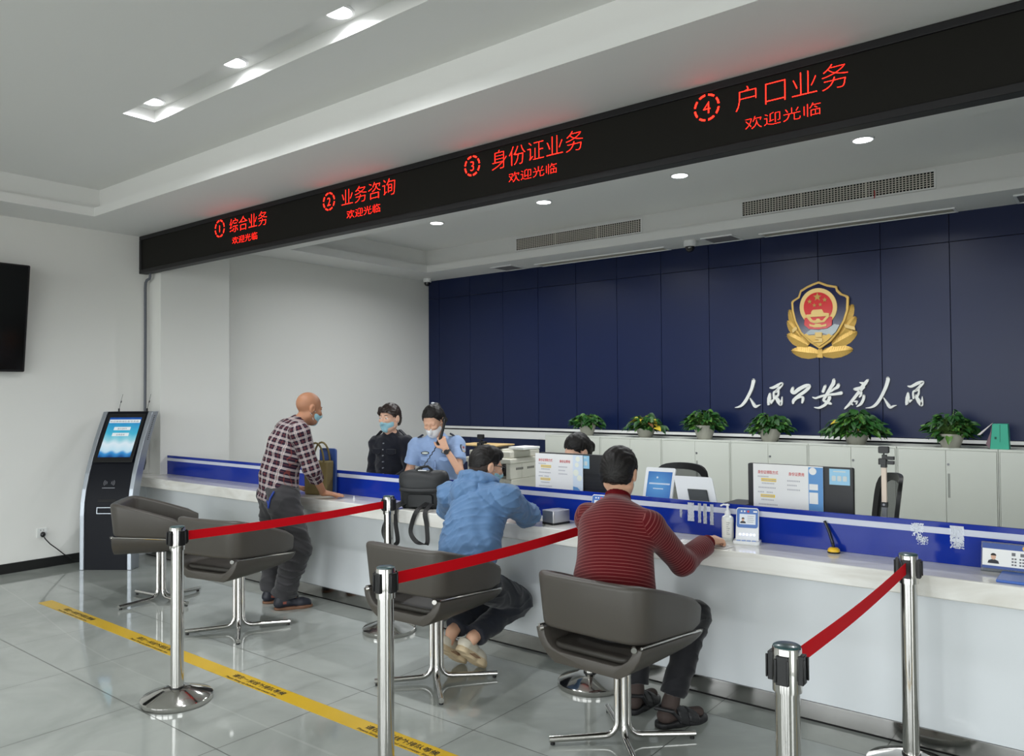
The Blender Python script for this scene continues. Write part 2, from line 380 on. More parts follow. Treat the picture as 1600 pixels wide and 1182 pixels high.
# ------------------------------------------------------------------ led board over the counter
M_led = mat('led_screen_black', (26, 25, 22), .7, spec=.15); M_ledf = mat('led_bezel', (22, 21, 23), .5, spec=.3)
M_red = mat('led_red', (40, 4, 3), .5, emit=(255, 26, 14), es=8)
led = thing('led_display', 'long black LED board hung under the ceiling with red service window lettering', 'electronic sign', (-3.0, 3.887, 2.862))
lx0, lx1 = -4.975, 4.2
f = MB(); f.box((lx0, 0, 0), (lx1, .085, .04)).box((lx0, 0, .345), (lx1, .085, .386)).box((lx0, 0, .04), (lx0+.04, .085, .345)).box((lx1-.04, 0, .04), (lx1, .085, .345))
f.build('bezel', M_ledf, led, bevel=.004)
MB().box((lx0+.04, .012, .04), (lx1-.04, .08, .345)).build('screen', M_led, led)
for xc0, xc1, n, x0, x1, s, x2, x3 in ((-6.558, -6.400, '1', -6.315, -5.746, '综合业务', -6.274, -5.888), (-4.985, -4.842, '2', -4.757, -4.159, '业务咨询', -4.697, -4.318), (-3.478, -3.341, '3', -3.236, -2.527, '身份证业务', -3.097, -2.720), (-1.811, -1.665, '4', -1.576, -1.017, '户口业务', -1.526, -1.147)):
    def M(x, z): return frame((x+3.0, .0115, z-2.862), (1, 0, 0), (0, 0, 1))
    r = (xc1-xc0)/2; c = MB()
    for k in range(8):      # ring round the number, in short dashes
        a0 = 2*PI*k/8+.12; a1 = a0+2*PI/8-.26
        pts = [(rr*math.cos(a), rr*math.sin(a)) for rr, aa in ((r, (a0, (a0+a1)/2, a1)), (r-.010, (a1, (a0+a1)/2, a0))) for a in aa]
        c.prism(pts, M(0, 0) @ Matrix.Translation(((xc0+xc1)/2, 0, 0)) @ Matrix.Translation((0, 3.128, 0)), .0008)
    c = c.build('ring', M_red)
    o = join_into('window_number', [c, txt(n, M((xc0+xc1)/2, 3.094), .095, M_red, align='CENTER', bold=-.016)], led); o['label'] = 'glowing red number %s in a ring' % n
    o = txt(s, M(x0, 3.073), .14, M_red, 'window_name', led, w=x1-x0, bold=-.023); o['label'] = 'glowing red name of service window %s' % n
    o = txt('欢迎光临', M(x2, 2.962), .072, M_red, 'greeting', led, w=x3-x2, bold=-.023); o['label'] = 'small glowing red greeting under window %s' % n

# wires in a grey conduit down the wall, from the board to the counter
M_cond = mat('conduit_grey', (92, 96, 104), .5)
cd = MB(); X0 = XL+.014
cd.tube([(X0+.1, 3.95, 2.862), (X0+.1, 3.95, 2.83), (X0+.085, 3.95, 2.81), (X0+.03, 3.95, 2.80), (X0+.005, 3.95, 2.775), (X0, 3.95, 2.72), (X0, 3.952, 2.2), (X0+.004, 3.95, 2.15), (X0, 3.95, 1.2), (X0, 3.95, .91), (X0, 3.935, .85), (X0, 3.88, .822), (X0, 3.60, .815), (X0, 3.45, .78)], .013, 10)
tag(cd.build('cable_conduit', M_cond, smooth=50), 'grey flexible conduit running down the wall from the LED board', 'conduit')

# ------------------------------------------------------------------ wall television
tv = thing('television', 'large black flat television tilted on the white wall', 'television', (XL+.002, 1.95, 2.31))
TL = Matrix.Rotation(math.radians(7.5), 4, 'Y')
m = MB(); m.M = Matrix.Translation((.135, 0, 0)) @ TL; m.rbox((-.03, -.85, -.485), (.012, .85, .485), .012, axis=0); m.build('screen_housing', M_black, tv, smooth=40)
m = MB(); m.M = Matrix.Translation((.135, 0, 0)) @ TL; m.box((.0121, -.835, -.465), (.014, .835, .472)); m.build('screen', mat('tv_glass', (6, 8, 9), .12), tv)
m = MB(); m.box((.0, -.3, -.2), (.02, .3, .2)).box((.0, -.25, -.16), (.11, -.22, .16)).box((0, .22, -.16), (.11, .25, .16)); m.build('wall_bracket', M_black, tv)

# ------------------------------------------------------------------ wall socket and plug
ou = thing('wall_socket', 'white wall socket plate above the black skirting', 'socket', (XL, 2.985, .328))
MB().rbox((0, -.043, -.043), (.009, .043, .043), .006, axis=0).build('plate', M_white, ou, smooth=40)
s = MB()
for y, z in ((.012, .024), (-.012, .024)): s.box((.0088, y-.002, z-.006), (.0098, y+.002, z+.006))
s.build('slot', M_black, ou)
pl = thing('power_plug', 'black plug and cord in the white wall socket', 'plug', (XL+.01, 2.985, .318))
MB().ell((.018, 0, -.004), (.02, .022, .026)).build('plug_body', M_black, pl, smooth=60)
MB().tube([(.02, .004, -.02), (.025, .02, -.05), (.022, .06, -.10), (.02, .12, -.155), (.022, .18, -.215), (.03, .25, -.27), (.05, .35, -.305)], .005, 8).build('cord', M_black, pl, smooth=60)

# ------------------------------------------------------------------ queue ticket kiosk
kx, ky = -7.40, 3.31; kn = Vector((.60, -.80, 0)); krz = math.atan2(kn.y, kn.x)+PI/2
k = thing('ticket_kiosk', 'dark blue queue ticket kiosk with leaning touch screen and silver side rails', 'kiosk', (kx, ky, 0), krz)
prof = [(0, 0), (0, .50), (.01, .62), (.038, .74), (.085, .88), (.148, 1.02), (.23, 1.18), (.312, 1.32), (.395, 1.45)]
bk = [(a+(.13 if z < .6 else .115), z) for a, z in prof]
M_kio = mat('kiosk_panel', (9, 12, 21), .5, spec=.2); M_rail = mat('kiosk_aluminium', (172, 178, 186), .35, .7)
def kprism(mb, poly, x0, x1):
    mb.prism([(p[0], p[1]) for p in poly], frame((x0, 0, 0), (0, 1, 0), (0, 0, 1)), x1-x0)
m = MB(); kprism(m, prof+bk[::-1], -.20, .20); m.build('cabinet', M_kio, k, smooth=25)
for s in (-1, 1):
    outer = [(a-.012, z) for a, z in prof]+[(a+.0, z) for a, z in bk[::-1]]
    m = MB(); kprism(m, outer, .202*s if s > 0 else -.242, .242 if s > 0 else -.202); m.build('side_rail', M_rail, k, bevel=.004)
def kpos(s):
    """point and tangent at arc length s along the front"""
    for a, b in zip(prof, prof[1:]):
        l = math.hypot(b[0]-a[0], b[1]-a[1])
        if s <= l or b is prof[-1]:
            t = s/l; return Vector((0, a[0]+(b[0]-a[0])*t, a[1]+(b[1]-a[1])*t)), Vector((0, (b[0]-a[0])/l, (b[1]-a[1])/l))
        s -= l
def kframe(s, off=.004):
    p, tg = kpos(s); M = frame(p, (1, 0, 0), tg); return M @ Matrix.Translation((0, 0, off))
L = sum(math.hypot(b[0]-a[0], b[1]-a[1]) for a, b in zip(prof, prof[1:]))
pS = kframe(L-.30, .0); pS = frame(Vector((0, .23, 1.18)), (1, 0, 0), (0, .165, .27))
m = MB(); m.M = pS; m.box((-.185, -.235, 0), (.185, .285, .008)); m.build('screen_bezel', M_black, k, bevel=.003)
# the screen picture: blue water and white buttons
M_scr = mat('kiosk_screen', (10, 20, 40), .2)
def scr_nodes(m):
    b = bsdf(m); t = nd(m, 'ShaderNodeTexCoord'); s = nd(m, 'ShaderNodeSeparateXYZ'); lk(m, t.outputs['Generated'], s.inputs[0])
    r = nd(m, 'ShaderNodeValToRGB'); e = r.color_ramp.elements
    w = nd(m, 'ShaderNodeTexWave'); w.inputs['Scale'].default_value = .9; w.inputs['Distortion'].default_value = 1.5; lk(m, t.outputs['Generated'], w.inputs[0])
    lk(m, mth(m, 'ADD', s.outputs[1], mth(m, 'MULTIPLY', mth(m, 'SUBTRACT', w.outputs[1], .5), .05)), r.inputs[0])
    cols = [(0, (18, 74, 140)), (.10, (60, 150, 215)), (.16, (195, 230, 245)), (.33, (225, 242, 250)), (.44, (150, 214, 226)), (.6, (70, 184, 214)), (.86, (50, 150, 205)), (.93, (30, 90, 170)), (1, (28, 80, 160))]
    e[0].position, e[0].color = cols[0][0], (*lin(cols[0][1]), 1); e[1].position, e[1].color = cols[-1][0], (*lin(cols[-1][1]), 1)
    for p, c in cols[1:-1]: q = e.new(p); q.color = (*lin(c), 1)
    lk(m, r.outputs[0], b.inputs['Emission Color']); b.inputs['Emission Strength'].default_value = .85
scr_nodes(M_scr)
m = MB(); m.M = pS; m.add([(-.155, -.185, .0085), (.155, -.185, .0085), (.155, .245, .0085), (-.155, .245, .0085)], [(0, 1, 2, 3)]); sc = m.build('touch_screen', M_scr, k)
M_btn = mat('screen_white', (20, 20, 20), .3, emit=(235, 246, 250), es=.8); M_bt = mat('screen_text', (10, 10, 10), .3, emit=(70, 120, 150), es=.3)
m = MB(); m.M = pS; m.box((-.15, .185, .0086), (.15, .222, .009)).box((-.085, .105, .0086), (.075, .14, .009)).box((-.085, .04, .0086), (.075, .075, .009)); m.build('screen_buttons', M_btn, sc)
obs = [txt('欢迎使用排队取号系统', pS @ Matrix.Translation((-.145, .193, .0088)), .02, M_bt, w=.28), txt('请点击取号', pS @ Matrix.Translation((-.05, .113, .0088)), .02, M_bt, w=.09), txt('业务查询', pS @ Matrix.Translation((-.045, .048, .0088)), .02, M_bt, w=.08)]
[(setattr(o, 'parent', sc), setattr(o, 'name', 'screen_text')) for o in obs]
# card reader mark, slot and label plate
pR = kframe(.80); M_mark = mat('kiosk_mark', (120, 122, 128), .5)
m = MB()
for r0 in (.018, .03, .042):
    for a in (0, PI):
        pts = [(rr*math.cos(t+a)*1.15, rr*math.sin(t+a)) for rr, ts in ((r0+.004, (-.6, -.3, 0, .3, .6)), (r0, (.6, .3, 0, -.3, -.6))) for t in ts]
        m.prism(pts, pR, .001)
m.prism([(-.06, -.052), (.06, -.052), (.06, -.044), (-.06, -.044)], pR, .001); m.build('reader_mark', M_mark, k)
pT = kframe(.635)
m = MB(); m.M = pT; m.box((-.085, -.012, -.002), (.085, .012, .0015)); m.build('ticket_slot', mat('slot_black', (5, 5, 6), .7), k)
pP = kframe(.545, .002)
m = MB(); m.M = pP
for a, b in (((-.09, -.03), (.09, -.024)), ((-.09, .024), (.09, .03)), ((-.09, -.024), (-.084, .024)), ((.084, -.024), (.09, .024))): m.box((a[0], a[1], 0), (b[0], b[1], .003))
m.build('plate_frame', M_rail, k)
for x in (-.12, .16):
    m = MB(); c = Vector((x, .44, 1.45)); m.cyl(c, c+Vector((0, 0, .03)), .008, seg=8).cyl(c+Vector((.003, 0, .03)), c+Vector((.028, .02, .17)), .0022, .0016, 6).cyl(c+Vector((.014, .009, .085)), c+Vector((.018, .011, .105)), .005, seg=8).build('antenna', M_black, k, smooth=40)
m = MB()
for i in range(14):
    s = L-.05-i*.02; p, tg = kpos(s); m.M = frame(p+Vector((.2425, .055, 0)), tg, (0, 1, 0)); m.box((-.004, -.012, -.001), (.004, .012, .001))
m.build('vent_slots', M_black, k)

# ------------------------------------------------------------------ service counter
CX1 = 3.2
M_top = mat('counter_stone', (212, 211, 205), .12, spec=.55)
def stone(m):
    b = bsdf(m); t = nd(m, 'ShaderNodeTexCoord'); n = nd(m, 'ShaderNodeTexNoise'); n.inputs['Scale'].default_value = 5; n.inputs['Detail'].default_value = 6; n.inputs['Distortion'].default_value = 1.5
    mp = nd(m, 'ShaderNodeMapping'); mp.inputs['Scale'].default_value = (.35, 1, 1.6); lk(m, t.outputs['Object'], mp.inputs[0]); lk(m, mp.outputs[0], n.inputs['Vector'])
    r = nd(m, 'ShaderNodeValToRGB'); lk(m, n.outputs[0], r.inputs[0])
    r.color_ramp.elements[0].position = .35; r.color_ramp.elements[0].color = (*lin((214, 211, 203)), 1); r.color_ramp.elements[1].position = .6; r.color_ramp.elements[1].color = (*lin((232, 231, 226)), 1)
    lk(m, r.outputs[0], b.inputs['Base Color'])
stone(M_top)
M_front = mat('counter_front', (214, 218, 221), .22, coat=.25)
ct = thing('service_counter', 'long white service counter with stone top running the length of the hall', 'counter', (-2.4, 3.88, 0))
def cb(a, b): return (a[0]+2.4, a[1]-3.88, a[2]), (b[0]+2.4, b[1]-3.88, b[2])
MB().box(*cb((-7.955, 3.76, .706), (CX1, 4.15, .80))).build('worktop', M_top, ct, bevel=.006, bseg=3)
MB().box(*cb((-7.80, 3.88, .095), (CX1-.02, 3.94, .706))).build('front_panel', M_front, ct)
MB().box(*cb((-7.955, 3.80, 0), (-7.80, 3.94, .706))).build('end_panel', M_front, ct, bevel=.002)
MB().box(*cb((-7.79, 3.872, .012), (CX1-.02, 3.93, .094))).build('kick_plate', M_base, ct)
MB().box(*cb((-7.79, 3.88, 0), (CX1-.02, 3.93, .012))).build('plinth', M_dark, ct)
M_glass = mat('blue_painted_glass', (20, 46, 144), .1, spec=.25)
gp = thing('counter_screen', 'low blue glass screen with pale stripe standing along the counter top', 'screen', (-2.4, 4.075, .80))
MB().box((-5.34, -.006, 0), (CX1+2.4, .006, .19)).build('glass_panel', M_glass, gp, bevel=.0015)
MB().box((-5.335, -.0075, .136), (CX1+2.395, -.0062, .165)).build('stripe', mat('pale_stripe', (196, 200, 214), .3), gp)
M_resglare = mat('residue_glare', (225, 230, 240), .6)
random.seed(4)
def residue_and_glare(px, z0, z1, w, holes, rag):
    """worn white sticker remains, and reflections painted as white bars: a raked sheet of small cells, some missing"""
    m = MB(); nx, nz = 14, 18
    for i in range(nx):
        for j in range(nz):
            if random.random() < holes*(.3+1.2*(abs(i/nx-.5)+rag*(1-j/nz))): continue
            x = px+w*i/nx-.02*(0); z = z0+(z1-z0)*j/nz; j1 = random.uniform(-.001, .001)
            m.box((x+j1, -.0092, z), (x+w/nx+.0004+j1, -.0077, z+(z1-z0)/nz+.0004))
    m.build('residue_glare', M_resglare, gp)
for px, z0, z1, w, h, r in ((-2.4-.0, 0, 0, 0, 0, 0),):
    pass
for X, z0, z1, w, h, r in ((-1.955, .075, .178, .037, .05, .2), (-1.892, .07, .178, .016, .15, .3), (-1.862, .068, .178, .020, .05, .2), (-1.822, .065, .178, .020, .05, .2), (-2.005, .09, .135, .014, .5, .8), (-.815, .115, .176, .058, .55, .5), (-.79, .075, .115, .05, .5, .9), (-.648, .105, .178, .055, .08, .1), (-.648, .075, .105, .055, .4, .8)):  # left group: reflections painted as white bars; right group: sticker remains
    residue_and_glare(X+2.4, z0, z1, w, h, r)
# the staff desk on the far side
dk = thing('staff_desk', 'white staff desk hidden behind the blue glass screen', 'desk', (-2.4, 4.4, 0))
MB().box((-4.4, -.25, .72), (CX1+2.3, .22, .75)).build('desk_top', M_white, dk, bevel=.002)
for x in (-4.38, -2.2, -.2, 1.8, 3.8): MB().box((x-.015, -.24, 0), (x+.015, .2, .72)).build('leg', M_white, dk)

# ------------------------------------------------------------------ yellow waiting line
M_tape = mat('yellow_tape', (206, 168, 38), .35, spec=.4); M_ink = mat('black_ink', (22, 20, 16), .6)
tp = thing('floor_tape', 'yellow waiting line tape with black lettering stuck on the grey floor', 'tape', (-6.65, 2.515, 0))
MB().box((0, -.052, .0002), (9.2, .048, .0012)).build('tape', M_tape, tp)
for i in range(6):
    x = .335+1.133*i
    obs = [txt('请在一米线外排队等候', frame((x+.02, -.012, .0013), (1, 0, 0), (0, 1, 0)), .042, M_ink, w=.475, bold=.014), txt('Please lining up behind one-meter line', frame((x, -.044, .0013), (1, 0, 0), (0, 1, 0)), .024, M_ink, w=.475, bold=.01)]
    join_into('lettering', obs, tp)

# ------------------------------------------------------------------ queue barriers
M_post = mat('post_steel', (196, 194, 190), .1, 1.); M_cap = mat('post_cap', (24, 66, 68), .3, coat=.4); M_belt = mat('red_belt', (204, 12, 26), .75, spec=.12)
def post(x, y, label):
    t = thing('barrier_post', label, 'queue barrier', (x, y, 0), math.radians(2), 'queue barrier posts')
    MB().lathe([(.176, 0), (.178, .004), (.178, .026), (.172, .032), (.07, .068), (.066, .07), (.001, .07)], seg=64).build('base', M_post, t, smooth=30)
    MB().cyl((0, 0, .068), (0, 0, .076), .037, seg=32).build('collar', M_black, t, smooth=40)
    MB().lathe([(.0325, .075), (.0325, .79), (.036, .792), (.036, .80)], seg=40).build('pole', M_post, t, smooth=40)
    MB().lathe([(.0385, .79), (.0385, .906), (.037, .909), (.001, .909)], seg=40).build('belt_head', M_post, t, smooth=30)
    MB().lathe([(.0365, .9085), (.0365, .911), (.033, .913), (.001, .9135)], seg=40).build('cap', M_cap, t, smooth=30)
    for a in range(4):
        c = MB(); c.M = Matrix.Rotation(a*PI/2, 4, 'Z')
        c.box((.034, -.017, .815), (.048, .017, .892)).box((.048, -.02, .822), (.053, -.013, .885)).box((.048, .013, .822), (.053, .02, .885))
        c.build('belt_clip', M_black, t, bevel=.002)
    return t
BX, BY0, BY1 = (-3.935, -2.33, -.735), 2.125, 3.62
names = ('beside the armchair before the bald man', 'behind the armchair of the man in blue', '')
far = ('by the counter under the black backpack', 'almost hidden behind the man in dark red', 'before the counter near the blue folder')
for i, x in enumerate(BX):
    a = post(x, BY0, 'steel barrier post on the yellow line, '+('standing between the two empty armchairs' if i == 0 else 'behind the armchair of the man in blue' if i == 1 else 'nearest the camera, its base out of view'))
    post(x, BY1, 'steel barrier post '+far[i])
    b = MB(); n = 14; pts = []
    for j in range(n+1):
        q = j/n; pts.append(Vector((0, .05+(BY1-BY0-.1)*q, .857-.012*math.sin(PI*q))))
    R = [[p+Vector((-.001, 0, -.024)), p+Vector((.001, 0, -.024)), p+Vector((.001, 0, .024)), p+Vector((-.001, 0, .024))] for p in pts]
    rz = Matrix.Rotation(-math.radians(2), 3, 'Z'); b.ring([[rz @ v for v in r] for r in R])
    o = b.build('belt', M_belt, a); o['label'] = 'red pull-out belt'
# ------------------------------------------------------------------ armchairs in front of the counter
M_lea = mat('grey_leather', (74, 70, 65), .42, spec=.4, bump=(350, .08))
M_lea2 = mat('grey_leather_seat', (56, 53, 49), .5, spec=.3)
def make_armchair():
    t = thing('armchair', 'x', 'armchair', (0, 0, 0), 0, 'grey leather armchairs at the counter')
    # seat shell: a sheet bent up at both sides, pointed low at the back and rising to the front
    m = MB(); rows = []
    NY, NX = 12, 16
    def edge(v, u, inner):
        y = -.295+v*.535
        zb = .402+.035*v**1.6; zt = .54-.036*v; hw = .278+.012*v; bw = .165+.065*v
        a = abs(u); s = 1 if u >= 0 else -1
        if a < .5: x, z = bw*a/.5, zb
        else:
            q = (a-.5)/.5; x = bw+(hw-bw)*(1-(1-q)**1.6); z = zb+(zt-zb)*q**1.25
        if inner: x = x*.86 if a < .5 else x-.045*(.4+.6*min(1, (a-.5)/.5)) ; z = z+(.05 if a < .5 else .05*(1-(a-.5)/.5)+.001)
        if v > .85: z += .012*((v-.85)/.15)**2*(1 if not inner else -1)
        return (s*x, y+(.02*(a if a > .5 else .5)-.01)*(1-v), z)
    rings = []
    for i in range(NY+1):
        v = i/NY; us = [-1+2*j/NX for j in range(NX+1)]
        rings.append([edge(v, u, False) for u in us]+[edge(v, u, True) for u in us[::-1]])
    m.ring(rings); m.build('seat_shell', M_lea, t, bevel=.008, smooth=50)
    # seat cushion inside the shell
    m = MB(); m.rbox((-.205, -.27, .458), (.205, .215, .485), .05); m.build('seat_cushion', M_lea2, t, bevel=.012, bseg=3, smooth=50)
    # wrap-round back and arms
    P = []
    def add(x, y): P.append((x, y))
    for k in range(6): add(.285-.012*k/5, .225-.40*k/5)
    for k in range(1, 8): a = -PI/2*k/7; add(.185+.085*math.cos(a), -.205+.085*math.sin(a))
    for k in range(1, 4): add(.185-.37*k/4, -.29-.006)
    L_ = [(-x, y) for x, y in P[:-3]][::-1]; P = P+L_
    pts = [Vector((x, y, 0)) for x, y in P]; n = len(pts); s = [0]
    for a, b in zip(pts, pts[1:]): s.append(s[-1]+(b-a).length)
    rings = []; th = .062
    for i, p in enumerate(pts):
        T = (pts[min(i+1, n-1)]-pts[max(i-1, 0)]).normalized(); N = Vector((T.y, -T.x, 0))     # outward
        if N.dot(Vector((p.x, p.y+.05, 0))) < 0: N = -N
        v = max(0, min(1, (p.y+.29)/.515)); z0 = .548-.036*v; z1 = .795-.005*v-.155*max(0, v-.05)**1.15
        e = min(s[i], s[-1]-s[i]); k = 1-max(0, 1-e/.05)**2*.22; zm = (z0+z1)/2; h = (z1-z0)/2*k; w = th/2*(1-max(0, 1-e/.03)**2*.5)
        r = .022; prof = []
        lean = .012
        for cx_, cz_, a0 in ((w-r, h-r, 0), (-(w-r), h-r, PI/2), (-(w-r), -(h-r), PI), (w-r, -(h-r), 1.5*PI)):
            for q in range(4):
                a = a0+PI/2*q/3; prof.append((cx_+r*math.cos(a), cz_+r*math.sin(a)))
        rings.append([p+N*(a-.018+lean*b/.12)+Vector((0, 0, zm+b)) for a, b in prof])
    m = MB(); m.ring(rings); m.build('backrest', M_lea, t, smooth=55)
    # chrome rods between seat and arms, with bolts
    for sx in (-1, 1):
        m = MB(); m.tube([(sx*.268, -.275, .546), (sx*.278, .0, .528), (sx*.283, .225, .508)], .006, 8)
        m.cyl((sx*.238, -.285, .542), (sx*.247, -.299, .54), .0125, seg=14); m.build('side_rod', M_chrome, t, smooth=40)
    m = MB(); m.cyl((0, 0, .388), (0, 0, .412), .075, seg=24); m.build('mounting_plate', M_black, t, smooth=40)
    # pedestal of four bent tubes
    for a in range(4):
        A = PI/4+a*PI/2; d = Vector((math.cos(A), math.sin(A), 0)); c = d*.026; r = .0145
        pts = [c+Vector((0, 0, .40)), c+Vector((0, 0, .09))]+[c+d*(.06*(1-math.cos(q)))+Vector((0, 0, .09-.06*math.sin(q))) for q in (.4, .8, 1.2, 1.57)]+[d*.2+Vector((0, 0, .0265)), d*.34+Vector((0, 0, .0235))]
        m = MB(); m.tube(pts, r, 12); lg = m.build('leg', M_chrome, t, smooth=50)
        m = MB(); m.cyl(d*.325+Vector((0, 0, 0)), d*.325+Vector((0, 0, .012)), .011, seg=10); m.build('glide', M_black, lg, smooth=40)
    return t
CH = [(-5.96, 3.085, 50, 'empty grey leather armchair turned sideways beside the ticket kiosk'), (-4.78, 3.02, 102, 'empty grey leather armchair behind the standing bald man'),
      (-3.04, 3.15, 93, 'grey leather armchair under the man in the blue jacket'), (-1.84, 3.13, 88, 'grey leather armchair under the man in the dark red sweater')]
ch0 = make_armchair()
for i, (x, y, a, l) in enumerate(CH):
    rz = math.radians(a-90)
    if i == 0: ch0.location = (x, y, 0); ch0.rotation_euler = (0, 0, rz); ch0['label'] = l
    else: dup(ch0, (x, y, 0), rz, l)

# ------------------------------------------------------------------ cabinets along the blue wall
M_cab = mat('cabinet_cream', (206, 209, 200), .4); M_gap = mat('cabinet_gap', (60, 62, 58), .8)
def make_cabinet():
    t = thing('steel_cabinet', 'x', 'cabinet', (0, 0, 0), 0, 'cream steel cabinets along the blue wall')
    w, d, h = .783, .42, 1.097
    MB().box((0, .014, 0), (w, d, h-.012)).box((0, .0, h-.018), (w, d, h)).box((0, 0, 0), (.008, .02, h-.018)).box((w-.008, 0, 0), (w, .02, h-.018)).build('body', M_cab, t, bevel=.001, bseg=1)
    for i in (0, 1):
        x0, x1 = (.011, w/2-.0015) if i == 0 else (w/2+.0015, w-.011)
        dr = MB().box((x0, -.003, .06), (x1, .013, h-.021)).build('door', M_cab, t, bevel=.0015, bseg=1)
        if i:
            MB().box((x0+.012, -.0045, .665), (x0+.03, -.0028, .875)).build('handle', mat('handle_recess', (150, 153, 146), .6), dr)
            MB().cyl((x0+.018, -.007, .955), (x0+.018, -.003, .955), .010, seg=14).build('lock', M_steel, dr, smooth=40)
    return t
cab_l = ['behind the seated clerk, next to the copier', 'under the plants at the clerk, second from the copier', 'behind the head of the man in dark red', 'behind the standing white tablet', 'behind the notice on the second monitor', 'behind the webcam pole and mesh chair', 'at the near end of the row, under the green box']
cab_l = ['cream steel cabinet '+s for s in ('next to the copier, first of the row', 'behind the clerk\'s ear, second from the copier', 'third from the copier, above the white tablet screen', 'fourth from the copier, under the first lettering', 'behind the notice on the monitor by the webcam pole', 'behind the black mesh chair back', 'last of the row, under the end of the green box')]
c0 = make_cabinet()
for i in range(7):
    x = -5.577+.787*i
    if i == 0: c0.location = (x, 7.7, 0); c0['label'] = cab_l[0]
    else: dup(c0, (x, 7.7, 0), 0, cab_l[i])

# ------------------------------------------------------------------ pot plants on the cabinets
def leaf_mat(name, a, b):
    m = mat(name, a, .42, spec=.35); bs = bsdf(m); n = nd(m, 'ShaderNodeTexNoise'); n.inputs['Scale'].default_value = 16
    t = nd(m, 'ShaderNodeTexCoord'); lk(m, t.outputs['Object'], n.inputs['Vector']); r = nd(m, 'ShaderNodeValToRGB'); lk(m, n.outputs[0], r.inputs[0])
    r.color_ramp.elements[0].position = .38; r.color_ramp.elements[0].color = (*lin(a), 1); r.color_ramp.elements[1].position = .66; r.color_ramp.elements[1].color = (*lin(b), 1)
    lk(m, r.outputs[0], bs.inputs['Base Color']); return m
M_leaf = leaf_mat('leaf_green', (24, 58, 26), (44, 92, 36)); M_leaf2 = leaf_mat('leaf_light', (44, 88, 34), (84, 124, 48)); M_yel = mat('leaf_yellow', (190, 168, 50), .5); M_brn = mat('leaf_brown', (120, 78, 38), .6)
M_pot = mat('pot_stone', (178, 176, 164), .6, bump=(30, .2)); M_soil = mat('soil', (48, 38, 30), .9); M_stem = mat('stem_green', (92, 126, 58), .6)
def leaf(m, base, tip, w, up, droop):
    """a heart-shaped folded leaf"""
    base = Vector(base); tip = Vector(tip); ax = tip-base; L = ax.length; ax.normalize()
    side = ax.cross(Vector(up)).normalized(); nor = side.cross(ax)
    prof = [(0, 0), (.06, .55), (.22, .95), (.42, 1), (.65, .72), (.86, .32), (1, 0)]
    vs = []; fs = []
    for q, k in prof:
        c = base+ax*L*q-Vector((0, 0, droop*L*q*q))
        vs += [c-side*w*k+nor*w*k*.35, c, c+side*w*k+nor*w*k*.35]
    for i in range(len(prof)-1):
        a = i*3; fs += [(a, a+1, a+4, a+3), (a+1, a+2, a+5, a+4)]
    m.add(vs, fs)
def plant(x, y, label, rx, h, n, seed, pot=(.105, .15), yellow=0, sparse=False, droop=.3, lean=0):
    random.seed(seed); rp, hp = pot
    t = thing('potted_plant', label, 'plant', (x, y, 1.097), 0, 'pot plants on the cabinets')
    MB().lathe([(rp*.62, 0), (rp*.66, .006), (rp*.8, hp*.35), (rp*.95, hp*.75), (rp, hp*.95), (rp, hp), (rp*.9, hp), (rp*.86, hp*.88), (.001, hp*.88)], seg=28).build('pot', M_pot, t, smooth=35)
    MB().lathe([(rp*.86, hp*.89), (.001, hp*.92)], seg=20).build('soil', M_soil, t)
    lf = MB(); st = MB()
    for i in range(int(n*1.45)):
        a = random.uniform(0, 2*PI); e = random.random()**.6
        top = random.random()
        r = 1.18*rx*(.25+.75*e)*(.55+.45*math.sin(PI*min(1, .25+top*.7)))
        z = hp*.85+(h-hp*.85)*(top*(1.05-.35*e))-droop*.09*e*(1-top)
        dx = r*math.cos(a)+lean*top*.1; dy = r*math.sin(a)*.62
        if dy > .17: dy = .17
        z = max(z, .05 if abs(dx) > rp*1.2 else hp*.75); dy = max(dy, -.12); z = max(z, .11 if sparse else .075)
        p = Vector((dx, dy, z)); out = Vector((math.cos(a), math.sin(a)*.7, random.uniform(-.5, .5)-.25*droop)).normalized()
        L = random.uniform(.05, .088)*(1.3 if sparse else 1)
        lf.cur = 1 if random.random() < .28 else 0
        if random.random() < yellow: lf.cur = 2 if random.random() < .5 else 3
        leaf(lf, p-out*L*.35, p+out*L*.65, L*.34, (random.uniform(-.5, .5), random.uniform(-.9, .1), 1), random.uniform(.1, .5))
        b = Vector((random.uniform(-.4, .4)*rp, random.uniform(-.4, .4)*rp, hp*.88)); md = (b+p)/2+Vector((0, 0, .05))
        st.tube([b, md, p-out*L*.35], .0022, 5)
    lf.build('foliage', [M_leaf, M_leaf2, M_yel, M_brn], t, smooth=60); st.build('stems', M_stem, t, smooth=60)
plant(-5.05, 7.83, 'bushy green pot plant on the cabinets directly above the seated clerk', .19, .26, 120, 1)
plant(-4.27, 7.83, 'sparse pot plant with yellowed and brown leaves, second from the copier', .22, .25, 70, 2, pot=(.11, .1), yellow=.2, sparse=True, droop=.9)
plant(-3.56, 7.83, 'tall bushy pot plant on the cabinets, third from the copier', .21, .33, 150, 3, pot=(.115, .15))
plant(-2.85, 7.83, 'round bushy pot plant below the first two silver characters', .21, .29, 150, 4, pot=(.115, .13), droop=.5)
plant(-2.02, 7.83, 'wide trailing pot plant with one yellow leaf, below the middle silver characters', .25, .31, 150, 5, pot=(.12, .13), yellow=.03, sparse=True, droop=.9)
plant(-1.23, 7.83, 'pot plant with spreading leaves next to the green box', .19, .33, 140, 6, pot=(.11, .12), droop=.2)

